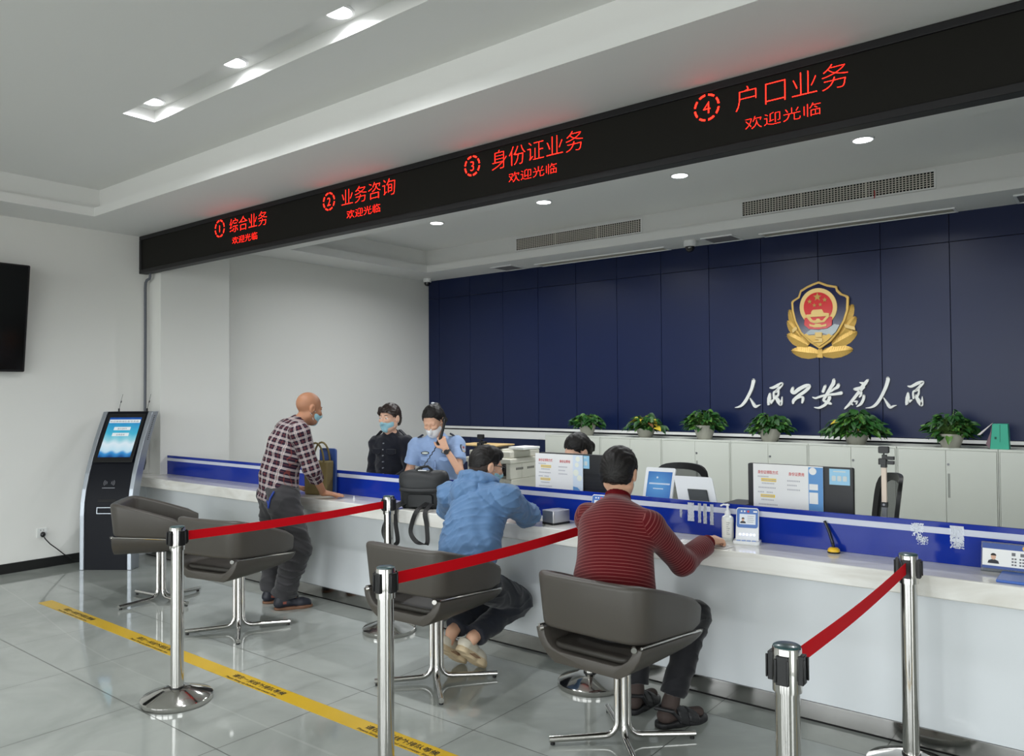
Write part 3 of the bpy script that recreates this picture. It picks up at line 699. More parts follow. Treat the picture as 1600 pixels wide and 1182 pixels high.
# ------------------------------------------------------------------ green box with a loose flap
bx = thing('green_box', 'turquoise cardboard box with an open white flap on the last cabinet', 'box', (-.855, 7.80, 1.097))
M_teal = mat('box_teal', (52, 168, 140), .5)
m = MB(); m.prism([(-.07, 0), (.07, 0), (.062, .215), (-.05, .215)], frame((0, -.03, 0), (1, 0, 0), (0, 0, 1)), -.11); m.build('carton', M_teal, bx, bevel=.002)
m = MB(); m.box((.004, -.0325, .06), (.006, -.0302, .21)).box((-.035, -.0325, .085), (-.02, -.0302, .105)); m.build('print', mat('box_print', (18, 84, 70), .6), bx)
m = MB(); m.prism([(-.052, .22), (-.046, .222), (-.14, .118), (-.165, .116)], frame((0, -.03, 0), (1, 0, 0), (0, 0, 1)), -.07); m.build('flap', mat('flap_white', (214, 208, 208), .6), bx)
m = MB(); m.prism([(-.071, 0), (-.051, .21), (-.062, .15), (-.1, .04)], frame((0, -.032, 0), (1, 0, 0), (0, 0, 1)), -.1); m.build('side_panel', mat('box_mauve', (120, 96, 104), .6), bx)

# ------------------------------------------------------------------ silver calligraphy on the blue wall
M_let = mat('letter_silver', (224, 226, 222), .35)
AFF = ((500, -3.3947824, .0007107, -8.8e-6, 1.828738, -3.7e-6, -.0006899), (900, -3.3787813, .0006782, -8.9e-6, 1.8230565, -3.5e-6, -.0006739), (1275, -3.3544241, .0006511, -9e-6, 1.8181755, -3.4e-6, -.0006603), (1775, -3.3197868, .0006242, -9.1e-6, 1.8131628, -3.2e-6, -.0006465), (2110, -3.2722999, .0005973, -9.1e-6, 1.8079927, -3.1e-6, -.0006324), (2655, -3.224086, .0005749, -9.1e-6, 1.8035582, -3e-6, -.0006205), (9999, -3.1545917, .0005486, -9.2e-6, 1.7981671, -2.8e-6, -.0006061))
def glyph(strokes, k, label, parent=None):
    """brush strokes (x, y, width) on the wall plane; k picks the scale of that stretch of wall"""
    _, a0, a1, a2, b0, b1, b2 = AFF[k]; m = MB(); cx = 0
    allp = [p for s in strokes for p in s]; mx = sum(p[0] for p in allp)/len(allp); my = sum(p[1] for p in allp)/len(allp)
    def W(x, y): return a0+a1*x+a2*y, b0+b1*x+b2*y
    ox, oz = W(mx, my)
    for si, s in enumerate(strokes):
        # smooth the centre line
        P = [Vector((W(x, y)[0]-ox, W(x, y)[1]-oz)) for x, y, w in s]; R = [w*(a1+abs(b2))/4 for x, y, w in s]
        Q = []; RR = []
        for i in range(len(P)-1):
            p0, p1, p2, p3 = P[max(i-1, 0)], P[i], P[i+1], P[min(i+2, len(P)-1)]
            for j in range(5):
                u = j/5; Q.append(.5*((2*p1)+(p2-p0)*u+(2*p0-5*p1+4*p2-p3)*u*u+(3*p1-p0-3*p2+p3)*u**3)); RR.append(R[i]+(R[i+1]-R[i])*u)
        Q.append(P[-1]); RR.append(R[-1]); n = len(Q); left = []; right = []
        for i in range(n):
            T = (Q[min(i+1, n-1)]-Q[max(i-1, 0)]).normalized(); N = Vector((-T.y, T.x)); left.append(Q[i]+N*RR[i]); right.append(Q[i]-N*RR[i])
        T0 = (Q[0]-Q[1]).normalized(); T1 = (Q[-1]-Q[-2]).normalized()
        def cap(c, T, r): N = Vector((-T.y, T.x)); return [c+T*r*math.sin(a)*.9+N*r*math.cos(a) for a in [PI*q/6 for q in range(1, 6)]]
        dd = .022+.0006*si; Mx = frame((0, 0, 0), (1, 0, 0), (0, 0, 1))
        for i in range(n-1): m.prism([left[i], right[i], right[i+1], left[i+1]], Mx, dd)
        m.prism(cap(Q[0], T0, RR[0])+[left[0], right[0]] if False else [right[0]]+cap(Q[0], T0, RR[0])[::-1]+[left[0]], Mx, dd)
        m.prism([left[-1]]+cap(Q[-1], T1, RR[-1])+[right[-1]], Mx, dd)
    o = m.build('wall_character', M_let); o.location = (ox, YB, oz)
    tag(o, label, 'sign', 'silver characters on the blue wall'); return o
def off(dx, dy, S): return [[(x+dx, y+dy, w) for x, y, w in s] for s in S]
G1 = [[(372, 145, 50), (372, 175, 54), (345, 280, 48), (300, 380, 46), (250, 470, 48), (195, 535, 40), (140, 565, 26), (85, 575, 8)], [(318, 425, 10), (345, 470, 26), (380, 530, 46), (405, 556, 44), (440, 545, 28), (482, 528, 6)]]
G2 = [[(630, 265, 18), (680, 262, 42), (760, 225, 52), (812, 202, 46), (812, 225, 44), (760, 285, 40), (725, 325, 46)], [(755, 300, 46), (765, 335, 26), (755, 385, 34), (715, 405, 40)], [(718, 325, 40), (690, 345, 30), (695, 440, 30)], [(715, 395, 44), (765, 480, 60), (800, 525, 44), (815, 470, 30), (820, 405, 10)], [(630, 355, 28), (620, 430, 60), (612, 510, 48), (602, 528, 24)], [(640, 500, 56), (690, 450, 24)]]
G3 = [[(990, 260, 34), (975, 318, 54), (1010, 342, 52), (1080, 290, 60), (1180, 238, 54), (1232, 230, 50), (1238, 260, 52), (1180, 320, 50), (1080, 390, 50), (1005, 460, 54), (992, 508, 30)], [(1045, 445, 12), (1110, 412, 24), (1145, 418, 40), (1145, 460, 42), (1135, 498, 28)]]
G4 = [[(1630, 140, 46), (1622, 195, 58), (1580, 265, 50), (1540, 335, 50), (1505, 395, 46), (1470, 455, 36), (1500, 480, 40), (1560, 505, 44), (1590, 518, 24)], [(1495, 235, 42), (1462, 325, 44)], [(1700, 212, 46), (1690, 250, 54), (1630, 290, 36), (1560, 335, 28)], [(1295, 412, 12), (1345, 428, 32), (1420, 402, 36), (1520, 378, 34), (1650, 364, 40), (1742, 348, 56)], [(1560, 400, 50), (1560, 440, 50), (1500, 525, 46), (1420, 572, 38), (1370, 580, 26), (1325, 572, 12)]]
G5 = [[(2158, 145, 36), (2120, 195, 56), (2075, 250, 54), (2050, 300, 60)], [(2035, 182, 14), (2075, 195, 40)], [(1950, 285, 36), (1990, 285, 60), (2060, 272, 66), (2095, 258, 48)], [(2035, 320, 54), (1945, 430, 46), (1875, 520, 44), (1815, 580, 30), (1793, 602, 8)], [(2055, 330, 44), (2055, 380, 34), (2030, 410, 20)], [(2100, 385, 36), (2090, 450, 44), (2050, 520, 42), (1988, 560, 12)], [(1950, 480, 26), (1992, 482, 34), (1980, 522, 16)], [(1900, 510, 30), (1925, 530, 20)]]
G6 = [[(2472, 112, 48), (2475, 150, 58), (2445, 250, 52), (2390, 370, 48), (2340, 460, 48), (2280, 535, 46), (2210, 573, 28), (2128, 583, 8)], [(2408, 420, 10), (2440, 470, 26), (2485, 540, 50), (2515, 570, 42), (2560, 550, 28), (2606, 538, 8)]]
G7 = [[(2785, 238, 18), (2840, 245, 42), (2940, 195, 52), (3012, 178, 46), (3012, 202, 44), (2960, 262, 40), (2922, 302, 46)], [(2950, 285, 44), (2960, 325, 26), (2945, 380, 36), (2910, 400, 40)], [(2910, 310, 40), (2870, 335, 30), (2875, 430, 30)], [(2912, 390, 44), (2960, 480, 62), (3000, 535, 46), (3010, 470, 34), (3012, 402, 10)], [(2790, 345, 28), (2785, 420, 66), (2772, 500, 54), (2758, 530, 22)], [(2805, 480, 54), (2852, 456, 16)]]
for i, (g, l) in enumerate(((G1, 'silver character reading person, first of the wall lettering'), (G2, 'silver character reading people, second of the wall lettering'), (G3, 'silver character shaped like a roof over a bent stroke, third of the lettering'), (G4, 'silver character with a crossed long bar, middle of the wall lettering'), (G5, 'silver character with ragged slanting strokes, just past the middle of the lettering'), (G6, 'silver two-stroke person character between the ragged one and the last'), (G7, 'silver character reading people, last of the wall lettering'))):
    glyph(g, i, l)

# ------------------------------------------------------------------ crest above the lettering
M_gold = mat('crest_gold', (212, 174, 92), .45, .3); M_gold2 = mat('crest_pale_gold', (214, 184, 118), .42, .3); M_navy = mat('crest_navy', (16, 20, 62), .15, coat=.5); M_crim = mat('crest_red', (196, 14, 22), .22, coat=.4); M_silv = mat('crest_silver', (150, 158, 160), .3, .6); M_star = mat('crest_star', (170, 140, 70), .4, .5)
em = thing('wall_crest', 'gold and navy shield crest with red roundel and gold sprigs on the blue wall', 'emblem', (-2.427, YB, 2.36))
def EW(x, y): return (-2.9310219+.0008519*x-1.2206e-5*y+2.427, 2.8810071-5.5038e-5*x-.00087905*y-2.36)
def layer(polys, name, m_, y0, d, parent=None, bev=.002, lab=None):
    m = MB()
    for p in polys: m.prism([EW(*q) for q in p], frame((0, -y0, 0), (1, 0, 0), (0, 0, 1)), d)
    o = m.build(name, m_, parent or em, bevel=bev, bseg=2)
    return o
def ngon(c, rx, ry, n=40, a0=0, a1=2*PI): return [(c[0]+rx*math.cos(a0+(a1-a0)*i/n), c[1]+ry*math.sin(a0+(a1-a0)*i/n)) for i in range(n+(a1-a0 < 6))]
sh = [(590, 145), (690, 185), (795, 205), (805, 245), (850, 292), (915, 315), (932, 335), (926, 480), (890, 600), (820, 730), (730, 840), (602, 932), (470, 850), (370, 750), (300, 610), (268, 480), (262, 385), (275, 365), (345, 322), (370, 245), (450, 198), (520, 168)]
ins = [(597+(x-597)*.915, 515+(y-515)*.925) for x, y in sh]
# leaves, each a two-sided ridge
for a, b, w in (((330, 700), (228, 468), 44), ((370, 790), (205, 600), 50), ((460, 890), (200, 762), 60), ((585, 985), (252, 955), 58), ((860, 650), (965, 412), 44), ((820, 770), (1000, 552), 50), ((735, 880), (1012, 722), 60), ((610, 980), (968, 922), 58)):
    A = Vector(EW(*a)); B = Vector(EW(*b)); T = B-A; N = Vector((-T.y, T.x)).normalized(); W_ = w*.00087*1.28; m = MB()
    prof = [(0, .35), (.12, .7), (.35, 1), (.6, .97), (.8, .7), (.93, .38), (1, .05)]; vs = []; fs = []
    for q, k in prof:
        c = A+T*q
        for s, y in ((-1, -.004), (-.5, -.012), (0, -.022), (.5, -.012), (1, -.004)): p = c+N*s*W_*k; vs.append((p.x, y*(1 if s else 1), p.y))
    for i in range(len(prof)-1):
        for j in range(4): q = i*5+j; fs.append((q, q+1, q+6, q+5))
    m.add(vs, fs)
    for i in range(1, 12):   # veins
        q = .08+.075*i; c = A+T*q; k = np.interp(q, [p[0] for p in prof], [p[1] for p in prof])
        for s in (-1, 1):
            d = c+T*.07+N*s*W_*k*.8
            m.tube([(c.x, -.0215, c.y), (d.x, -.008, d.y)], .0018, 4)
    m.build('leaf', M_gold, em, smooth=30)
layer([[(575, 925), (620, 925), (628, 1030), (560, 1030)]], 'stem', M_gold, 0, .018)
for a, b in (((265, 725), (325, 685)), ((870, 655), (990, 690))):
    layer([[(a[0], a[1]-20), (b[0], b[1]-20), (b[0]+8, b[1]+20), (a[0]+10, a[1]+25)]], 'ribbon', M_gold2, .016, .012)
layer([sh], 'shield_rim', M_gold, .012, .03, bev=.006)
layer([ins], 'shield_field', M_navy, .040, .006, bev=.001)
rim = MB(); n = 60   # beaded upper edge
for i in range(46):
    q = i/45; seg = [sh[18-0], ] if False else None
pts = [sh[k % 22] for k in (17, 18, 19, 20, 21, 0, 1, 2, 3, 4, 5, 6)]
for a, b in zip(pts, pts[1:]):
    kk = max(1, int(math.hypot(b[0]-a[0], b[1]-a[1])/13))
    for j in range(kk):
        p = (a[0]+(b[0]-a[0])*j/kk, a[1]+(b[1]-a[1])*j/kk); p = (597+(p[0]-597)*.957, 515+(p[1]-515)*.962); e = EW(*p); rim.ell((e[0], -.043, e[1]), (.005, .005, .005), 8, 6)
rim.build('bead_edge', M_gold2, em, smooth=60)
C0 = (587, 447)
layer([ngon(C0, 218, 222)], 'roundel_rim', M_gold2, .045, .010, bev=.004)
layer([ngon(C0, 168, 172)], 'roundel', M_crim, .054, .004, bev=.001)
layer([[(430, 575), (520, 545), (660, 540), (750, 560), (745, 655), (690, 690), (590, 702), (480, 700), (425, 655)]], 'drapery', M_crim, .0545, .004)
layer([[(445, 555), (480, 545), (530, 600), (640, 600), (690, 545), (722, 550), (660, 620), (560, 636), (500, 620)]], 'gear_arc', M_gold2, .058, .006)
layer([[(485, 640), (540, 655), (560, 640), (610, 640), (630, 655), (685, 638), (685, 665), (620, 680), (550, 682), (490, 668)]], 'drapery_knot', M_gold2, .058, .005)
layer([[(535, 622), (545, 600), (562, 600), (575, 580), (605, 580), (618, 600), (626, 602), (640, 622)]], 'bridge_arch', M_gold2, .063, .004)
layer([[(508, 512), (515, 495), (528, 478), (632, 472), (645, 490), (655, 512), (716, 518), (716, 550), (455, 566), (450, 534), (508, 530)]], 'gate_tower', M_gold2, .057, .008)
def star(c, r, a0=-PI/2):
    return [(c[0]+(r if i % 2 == 0 else r*.4)*math.cos(a0+i*PI/5), c[1]+(r if i % 2 == 0 else r*.4)*math.sin(a0+i*PI/5)) for i in range(10)]
for c, r in (((580, 330), 52), ((490, 382), 30), ((665, 362), 30), ((545, 425), 26), ((614, 417), 26)): layer([star(c, r)], 'star', M_star, .057, .005, bev=.001)
layer([[(445, 748), (500, 705), (590, 715), (690, 692), (770, 640), (830, 650), (790, 730), (740, 775), (620, 745), (520, 765), (430, 775)]], 'great_wall', M_silv, .046, .007)
layer([[(418, 770), (440, 755), (465, 760), (470, 775), (550, 770), (550, 738), (634, 735), (636, 770), (690, 765), (705, 752), (725, 755), (730, 772), (760, 768), (690, 835), (600, 900), (500, 835)]], 'lower_gold', M_gold, .046, .008)
layer([[(555, 740), (630, 738), (632, 795), (560, 797)], [(560, 800), (640, 805), (640, 850), (500, 860), (600, 838), (590, 822), (555, 820)]], 'tower_steps', M_gold2, .055, .008)
# ------------------------------------------------------------------ things on the counter
ZC = .80
M_paper = mat('paper_white', (236, 236, 234), .6); M_grey = mat('print_grey', (150, 150, 152), .7); M_pblue = mat('print_blue', (96, 150, 205), .5); M_pred = mat('print_red', (206, 70, 70), .6); M_pyel = mat('print_yellow', (240, 206, 60), .6)
M_devw = mat('device_white', (228, 230, 232), .35); M_devb = mat('device_blue', (40, 98, 176), .3); M_glow = mat('led_white', (200, 210, 255), .4, emit=(205, 215, 255), es=3)
M_skinp = mat('photo_skin', (214, 172, 146), .6); M_suit = mat('photo_suit', (40, 42, 52), .6); M_hairp = mat('photo_hair', (26, 22, 20), .6)
def portrait(M, w, par, name='portrait'):
    """a small flat passport picture: shoulders, face, hair"""
    m = MB()
    m.cur = 0; m.prism([(-.5*w, 0), (.5*w, 0), (.42*w, .28*w), (.15*w, .4*w), (-.15*w, .4*w), (-.42*w, .28*w)], M, .0003)
    m.cur = 1; m.prism([(.22*w*math.cos(a), .66*w+.3*w*math.sin(a)) for a in [2*PI*i/14 for i in range(14)]], M, .0005)
    m.cur = 2; m.prism([(.25*w*math.cos(a), .78*w+.24*w*math.sin(a)) for a in [PI*i/9 for i in range(10)]], M, .0007)
    return m.build(name, [M_suit, M_skinp, M_hairp], par)
def rating_device(x, y, rz, label):
    t = thing('rating_terminal', label, 'service rating terminal', (x, y, ZC), rz, 'rating terminals on the counter')
    m = MB(); m.rbox((-.068, -.05, 0), (.068, .045, .018), .012); m.build('base', M_devw, t, bevel=.004)
    P = [(-.06, .016), (.06, .016), (.058, .178), (.05, .188), (-.05, .188), (-.058, .178)]
    F = frame((0, -.012, .0), (1, 0, 0), (0, .22, 1)) @ Matrix.Translation((0, 0, -.018))
    m = MB(); m.prism(P, F, .018); m.build('body', M_devw, t, bevel=.004)
    F2 = F @ Matrix.Translation((0, 0, .0184))
    m = MB(); m.M = F2; m.rbox((-.054, .082, 0), (.054, .183, .0012), .012); m.build('face_plate', M_devb, t)
    m = MB(); m.M = F2; m.box((-.04, .100, .0013), (.042, .154, .0018)); s = m.build('display', mat('display_white', (30, 30, 30), .3, emit=(222, 232, 240), es=.75), t)
    portrait(F2 @ Matrix.Translation((-.022, .105, .0019)), .03, s)
    m = MB(); m.M = F2
    for i in range(4): m.box((.0, .142-.01*i, .0019), (.035-.004*(i % 2), .1445-.01*i, .0021))
    m.build('display_text', M_grey, s)
    for k, xx in enumerate((-.034, -.018, .03)): m = MB(); m.M = F2; m.box((xx, .164, .0013), (xx+(.008 if k < 2 else .02), .172, .0018)); m.build('marking', M_devw, t)
    m = MB(); m.M = F2; m.prism(ngon2(.004, .168, .006), Matrix.Translation((0, 0, .0013)), .0006); m.build('badge', M_pred, t)
    m = MB(); m.M = F2
    for i in range(5):
        a = -.036+.018*i; m.prism(star2(a, .047, .0062), Matrix.Translation((0, 0, .0003)), .0012)
    m.build('star_light', M_glow, t)
    m = MB()
    for i in range(4): m.rbox((-.05+.026*i, -.042, .018), (-.03+.026*i, -.028, .0215), .003)
    m.build('button', mat('button_blue', (140, 165, 215), .4), t)
    return t
def ngon2(x, y, r, n=16): return [(x+r*math.cos(2*PI*i/n), y+r*math.sin(2*PI*i/n)) for i in range(n)]
def star2(x, y, r): return [(x+(r if i % 2 == 0 else r*.5)*math.cos(PI/2+i*PI/5), y+(r if i % 2 == 0 else r*.5)*math.sin(PI/2+i*PI/5)) for i in range(10)]
rating_device(-1.585, 4.00, math.radians(14), 'white and blue rating terminal beside the pump bottle')
rating_device(-2.50, 4.0, math.radians(8), 'rating terminal mostly hidden behind the man in dark red')

sb = thing('pump_bottle', 'clear and white hand gel pump bottle beside the rating terminal', 'bottle', (-1.70, 4.02, ZC))
MB().lathe([(.028, 0), (.031, .004), (.031, .118), (.028, .128), (.016, .135), (.015, .14)], seg=28).build('bottle', mat('gel_bottle', (226, 230, 228), .25), sb, smooth=40)
MB().lathe([(.0314, .02), (.0314, .112)], seg=28).build('label', mat('bottle_label', (232, 232, 226), .5), sb, smooth=40)
m = MB()
for i in range(7): m.box((.004, -.0322, .098-.01*i), (.022-.004*(i % 3), -.0255, .1-.01*i))
m.build('label_text', M_grey, sb)
m = MB(); m.lathe([(.015, .138), (.016, .15), (.012, .158), (.008, .16), (.006, .185), (.011, .187), (.011, .194), (.001, .197)], seg=20); m.tube([(0, 0, .19), (-.02, -.006, .192), (-.036, -.01, .184)], .0045, 8); m.build('pump', M_devw, sb, smooth=40)

nb = thing('napkin_box', 'small silver box with black foot on the counter beside the man in blue', 'box', (-2.765, 3.925, ZC), math.radians(-12))
MB().rbox((-.052, -.07, .012), (.052, .07, .085), .008).build('box_body', mat('box_silver', (190, 190, 192), .3, .85), nb, bevel=.004)
MB().rbox((-.053, -.071, 0), (.053, .071, .013), .008).build('foot', M_black, nb, smooth=40)
tag(MB().box((-3.0, 3.99, ZC+.0005), (-2.87, 4.06, ZC+.012)).build('note_pad', M_paper, bevel=.002), 'thin white note pad lying beside the silver box', 'note pad')

pn_ = thing('desk_pen', 'black counter pen leaning from a yellow foot against the blue glass', 'pen', (-1.15, 4.015, ZC))
m = MB(); m.lathe([(.027, .004), (.029, .008), (.028, .018), (.02, .026), (.001, .028)], seg=28); m.build('weight', mat('pen_yellow', (238, 190, 30), .3, coat=.3), pn_, smooth=40)
MB().lathe([(.029, 0), (.03, .002), (.03, .007), (.028, .008)], seg=28).build('foot', M_black, pn_, smooth=40)
m = MB(); m.tube([(0, .0, .026), (-.006, .006, .045), (-.03, .03, .1), (-.055, .044, .146)], [.007, .0085, .0085, .007], 10); m.build('pen_body', mat('pen_black', (24, 26, 34), .25), pn_, smooth=50)
m = MB(); m.tube([(-.006, -.002, .05), (-.03, .0215, .1), (-.052, .036, .14)], .0028, 6); m.build('clip', M_steel, pn_, smooth=50)

random.seed(11)
for i, (x, y, a, l) in enumerate(((-1.80, 3.86, 12, 'white sheet of paper under the hand of the man in dark red'), (-1.66, 3.83, -8, 'printed grey slip on the counter beside the hand of the man in dark red'))):
    t = thing('paper_sheet', l, 'paper', (x, y, ZC+.0004+.0012*i), math.radians(a), 'papers before the man in dark red')
    w, h = (.10, .07) if i == 0 else (.052, .045)
    MB().box((-w, -h, 0), (w, h, .0009)).build('sheet', M_paper if i == 0 else mat('slip_grey', (214, 214, 212), .6), t)
    m = MB()
    for k in range(5): m.box((-w*.8, h*.7-k*h*.3, .0009), (w*random.uniform(.2, .8), h*.78-k*h*.3, .0012))
    m.build('print', M_grey if i == 0 else mat('print_dark', (60, 60, 62), .7), t)

npl = thing('name_plate', 'clear stand-up name card with a small portrait by the blue folder', 'name plate', (-.355, 4.03, ZC), 0)
F = frame((0, -.028, .004), (1, 0, 0), (0, .3, 1))
m = MB(); m.M = F; m.box((-.165, 0, -.003), (.165, .128, 0)); m.build('holder', mat('acrylic', (225, 232, 240), .05, trans=.85, ior=1.45), npl)
m = MB(); m.box((-.165, -.03, 0), (.165, .03, .003)); m.build('foot', MATS['acrylic'], npl)
m = MB(); m.M = F; m.box((-.16, .012, .0003), (.16, .122, .001)); m.build('card', M_paper, npl)
m = MB(); m.M = F; m.box((-.16, .098, .0011), (.16, .122, .0014)).box((-.16, .012, .0011), (.16, .024, .0014)); m.build('card_bands', mat('card_navy', (56, 82, 150), .5), npl)
m = MB(); m.M = F; m.prism(ngon2(.0, .11, .011), Matrix.Translation((0, 0, .0015)), .0006); m.build('badge', M_gold, npl)
portrait(F @ Matrix.Translation((-.118, .034, .0012)), .044, npl)
m = MB(); m.M = F   # the card's writing is too small to read in the photograph: dark strokes
for (x0, x1, y, h) in ((-.05, -.036, .074, .014), (-.018, -.004, .073, .014)): m.box((x0, y, .0011), (x1, y+h, .0014))
for r_, y in enumerate((.058, .045, .032)):
    x = -.05
    for k in range((9, 8, 11)[r_]): m.box((x, y, .0011), (x+.0075, y+.007, .0013)); x += .0105 if k != 1 else .018
m.build('card_text', mat('print_mid', (110, 110, 114), .7), npl)
fo = MB(); fo.box((-.44, 3.80, ZC), (-.12, 4.0, ZC+.012)); tag(fo.build('document_folder', mat('folder_blue', (44, 92, 178), .35, coat=.2), bevel=.003), 'blue plastic folder lying on the counter in front of the name card', 'folder')
m = MB(); m.lathe([(.009, 0), (.009, .004), (.004, .008), (.005, .02), (.001, .024)], (-4.66, 3.93, ZC), 12); tag(m.build('earphone', M_devw, smooth=40), 'tiny white object on the counter just past the bald man\'s hand', 'earphone')

# ------------------------------------------------------------------ staff side: monitors, notices, tablets, camera poles
M_mon = mat('monitor_black', (30, 31, 33), .45)
def monitor(x0, label, ribs, rz=0.):
    t = thing('monitor', label, 'computer monitor', (x0+.285, 4.36, .75), rz, 'monitors behind the blue screen')
    m = MB(); m.rbox((-.285, -.02, .10), (.285, .012, .443), .008, axis=1); m.build('housing', M_mon, t, bevel=.003)
    m = MB(); m.box((-.275, .0121, .11), (.275, .0135, .435)); m.build('screen', mat('monitor_screen', (20, 30, 45), .2, emit=(120, 150, 190), es=.4), t)
    m = MB(); m.box((-.03, .0, .015), (.03, .03, .28)); m.rbox((-.11, -.09, 0), (.11, .09, .014), .03); m.build('stand', M_mon, t)
    if ribs:
        m = MB()
        for i in range(8): m.box((-.27, -.0225, .13+.022*i), (.27, -.0199, .139+.022*i))
        m.box((-.28, -.026, .315), (.28, -.0199, .322)); m.build('vent_ribs', M_mon, t)
    return t
ma = monitor(-3.195, 'black monitor back with ribs, in front of the seated clerk', True)
mb_ = monitor(-1.71, 'black monitor back beside the webcam pole', False)
def sticker(t, x, w):
    m = MB(); m.box((x, -.0222, .315+.035), (x+w, -.0205, .435)); s = m.build('blue_sticker', mat('sticker_blue', (150, 200, 228), .4), t)
    m = MB()
    for i in range(3): m.rbox((x+w*(.12+.27*i), -.0235, .37), (x+w*(.32+.27*i), -.0223, .398), .005, axis=1)
    m.box((x+w*.2, -.0235, .418), (x+w*.8, -.0223, .424)); m.build('sticker_print', mat('sticker_print', (205, 214, 214), .5), s)
sticker(ma, .015, .11); sticker(mb_, .165, .105)
def notice(x0, z0, w, h, y, label, strip, rz=0.):
    t = thing('notice_card', label, 'notice', (x0, y, z0), rz, 'printed notices on the monitor backs')
    F = frame((0, -.004, 0), (1, 0, 0), (0, 0, 1))
    MB().box((0, -.004, 0), (w, 0, h)).build('card', M_paper, t)
    def D_(u0, v0, u1, v1, mm, nm, par=t): m = MB(); m.M = F; m.box((u0*w, h-v1*h, .0002), (u1*w, h-v0*h, .0014 if nm == 'strip_panel' else .0008)); return m.build(nm, mm, par)
    obs = [txt('身份证领取方式', F @ Matrix.Translation((.07*w, h-.20*h, .0006)), .021, M_pred, w=.30*w, bold=.01), txt('身份证费用', F @ Matrix.Translation((.52*w, h-.21*h, .0006)), .021, M_pred, w=.22*w, bold=.01)]
    join_into('heading', obs, t)
    D_(.12, .30, .34, .365, M_pyel, 'highlight'); D_(.11, .635, .32, .695, M_pyel, 'highlight')
    m = MB(); m.M = F; random.seed(3)
    for u, v, n in ((.07, .25, 7), (.13, .32, 9), (.13, .39, 8), (.08, .48, 11), (.07, .575, 4), (.2, .575, 4), (.12, .65, 8), (.12, .735, 8), (.08, .83, 12), (.5, .31, 8), (.5, .40, 6), (.5, .49, 8), (.56, .93, 4)):
        for k in range(n):
            a = (u+.0235*k)*w; m.box((a, h-(v+.028)*h, .0009), (a+.0165*w, h-v*h, .0011))
    m.build('small_print', mat('print_pale', (190, 190, 194), .7), t)
    D_(.80, .02 if strip else 0, 1, 1 if not strip else .94, mat('strip_pale', (214, 226, 238), .5) if not strip else M_pblue, 'picture_strip')
    if strip:
        D_(.81, .36, .93, .48, M_paper, 'strip_panel'); D_(.81, .53, .93, .76, M_paper, 'strip_panel')
        m = MB(); m.M = F; m.prism(ngon2(.86*w, h-.1*h, .02), Matrix.Translation((0, 0, .0009)), .0003); m.build('strip_blossom', M_paper, t)
    else:
        m = MB(); m.M = F; m.prism([(.8*w, .06*h), (.95*w, .06*h), (.94*w, .12*h), (.89*w, .18*h), (.8*w, .2*h)], Matrix.Translation((0, 0, .0009)), .0003); m.build('strip_wave', M_pblue, t)
        m = MB(); m.M = F
        for a, b, r in ((.88, .75, .016), (.86, .55, .022), (.93, .42, .02), (.9, .9, .018)): m.prism(ngon2(a*w, b*h, r), Matrix.Translation((0, 0, .0009)), .0003)
        m.build('strip_blossom', mat('blossom', (236, 240, 226), .5), t)
    return t
notice(-3.22, .925, .39, .262, 4.3325, 'white notice with red headings on the monitor near the seated clerk', False)
notice(-1.675, .925, .385, .268, 4.3325, 'white notice with red headings and a blue picture strip, by the webcam pole', True)

ta = thing('desk_tablet', 'white stand-up tablet showing a blue screen beside the man in dark red', 'tablet', (-2.33, 4.42, .75), math.radians(4))
F = frame((0, -.02, .12), (1, 0, 0), (0, .35, 1))
m = MB(); m.M = F; m.rbox((-.105, 0, -.014), (.095, .265, 0), .01); m.build('case', M_devw, ta, smooth=40)
M_tab = mat('tablet_screen', (10, 20, 50), .2)
b_ = bsdf(M_tab); t_ = nd(M_tab, 'ShaderNodeTexCoord'); g_ = nd(M_tab, 'ShaderNodeTexGradient'); g_.gradient_type = 'SPHERICAL'; mp_ = nd(M_tab, 'ShaderNodeMapping'); mp_.inputs['Location'].default_value = (-.45, -.7, -.5); mp_.inputs['Scale'].default_value = (1, 1, 1); lk(M_tab, t_.outputs['Generated'], mp_.inputs[0]); lk(M_tab, mp_.outputs[0], g_.inputs[0])
lk(M_tab, mix(M_tab, g_.outputs[1], lin((38, 92, 180)), lin((104, 176, 232))), b_.inputs['Emission Color']); b_.inputs['Emission Strength'].default_value = .7
m = MB(); m.M = F; m.box((-.085, .035, .0002), (.078, .238, .001)); s_ = m.build('screen', M_tab, ta)
m = MB(); m.M = F
for k in range(14): m.box((-.07+.010*k, .155, .0011), (-.062+.010*k, .165, .0014))
for k in range(7): m.box((-.04+.010*k, .125, .0011), (-.032+.010*k, .131, .0014))
m.prism(star2(-.02, .2, .009), Matrix.Translation((0, 0, .001)), .0005); m.build('screen_text', mat('screen_pale', (30, 40, 60), .3, emit=(220, 235, 250), es=.7), s_)
m = MB(); m.rbox((-.08, -.06, 0), (.08, .08, .012), .02); m.box((-.03, .0, .01), (.03, .05, .16)); m.build('stand', M_devw, ta)

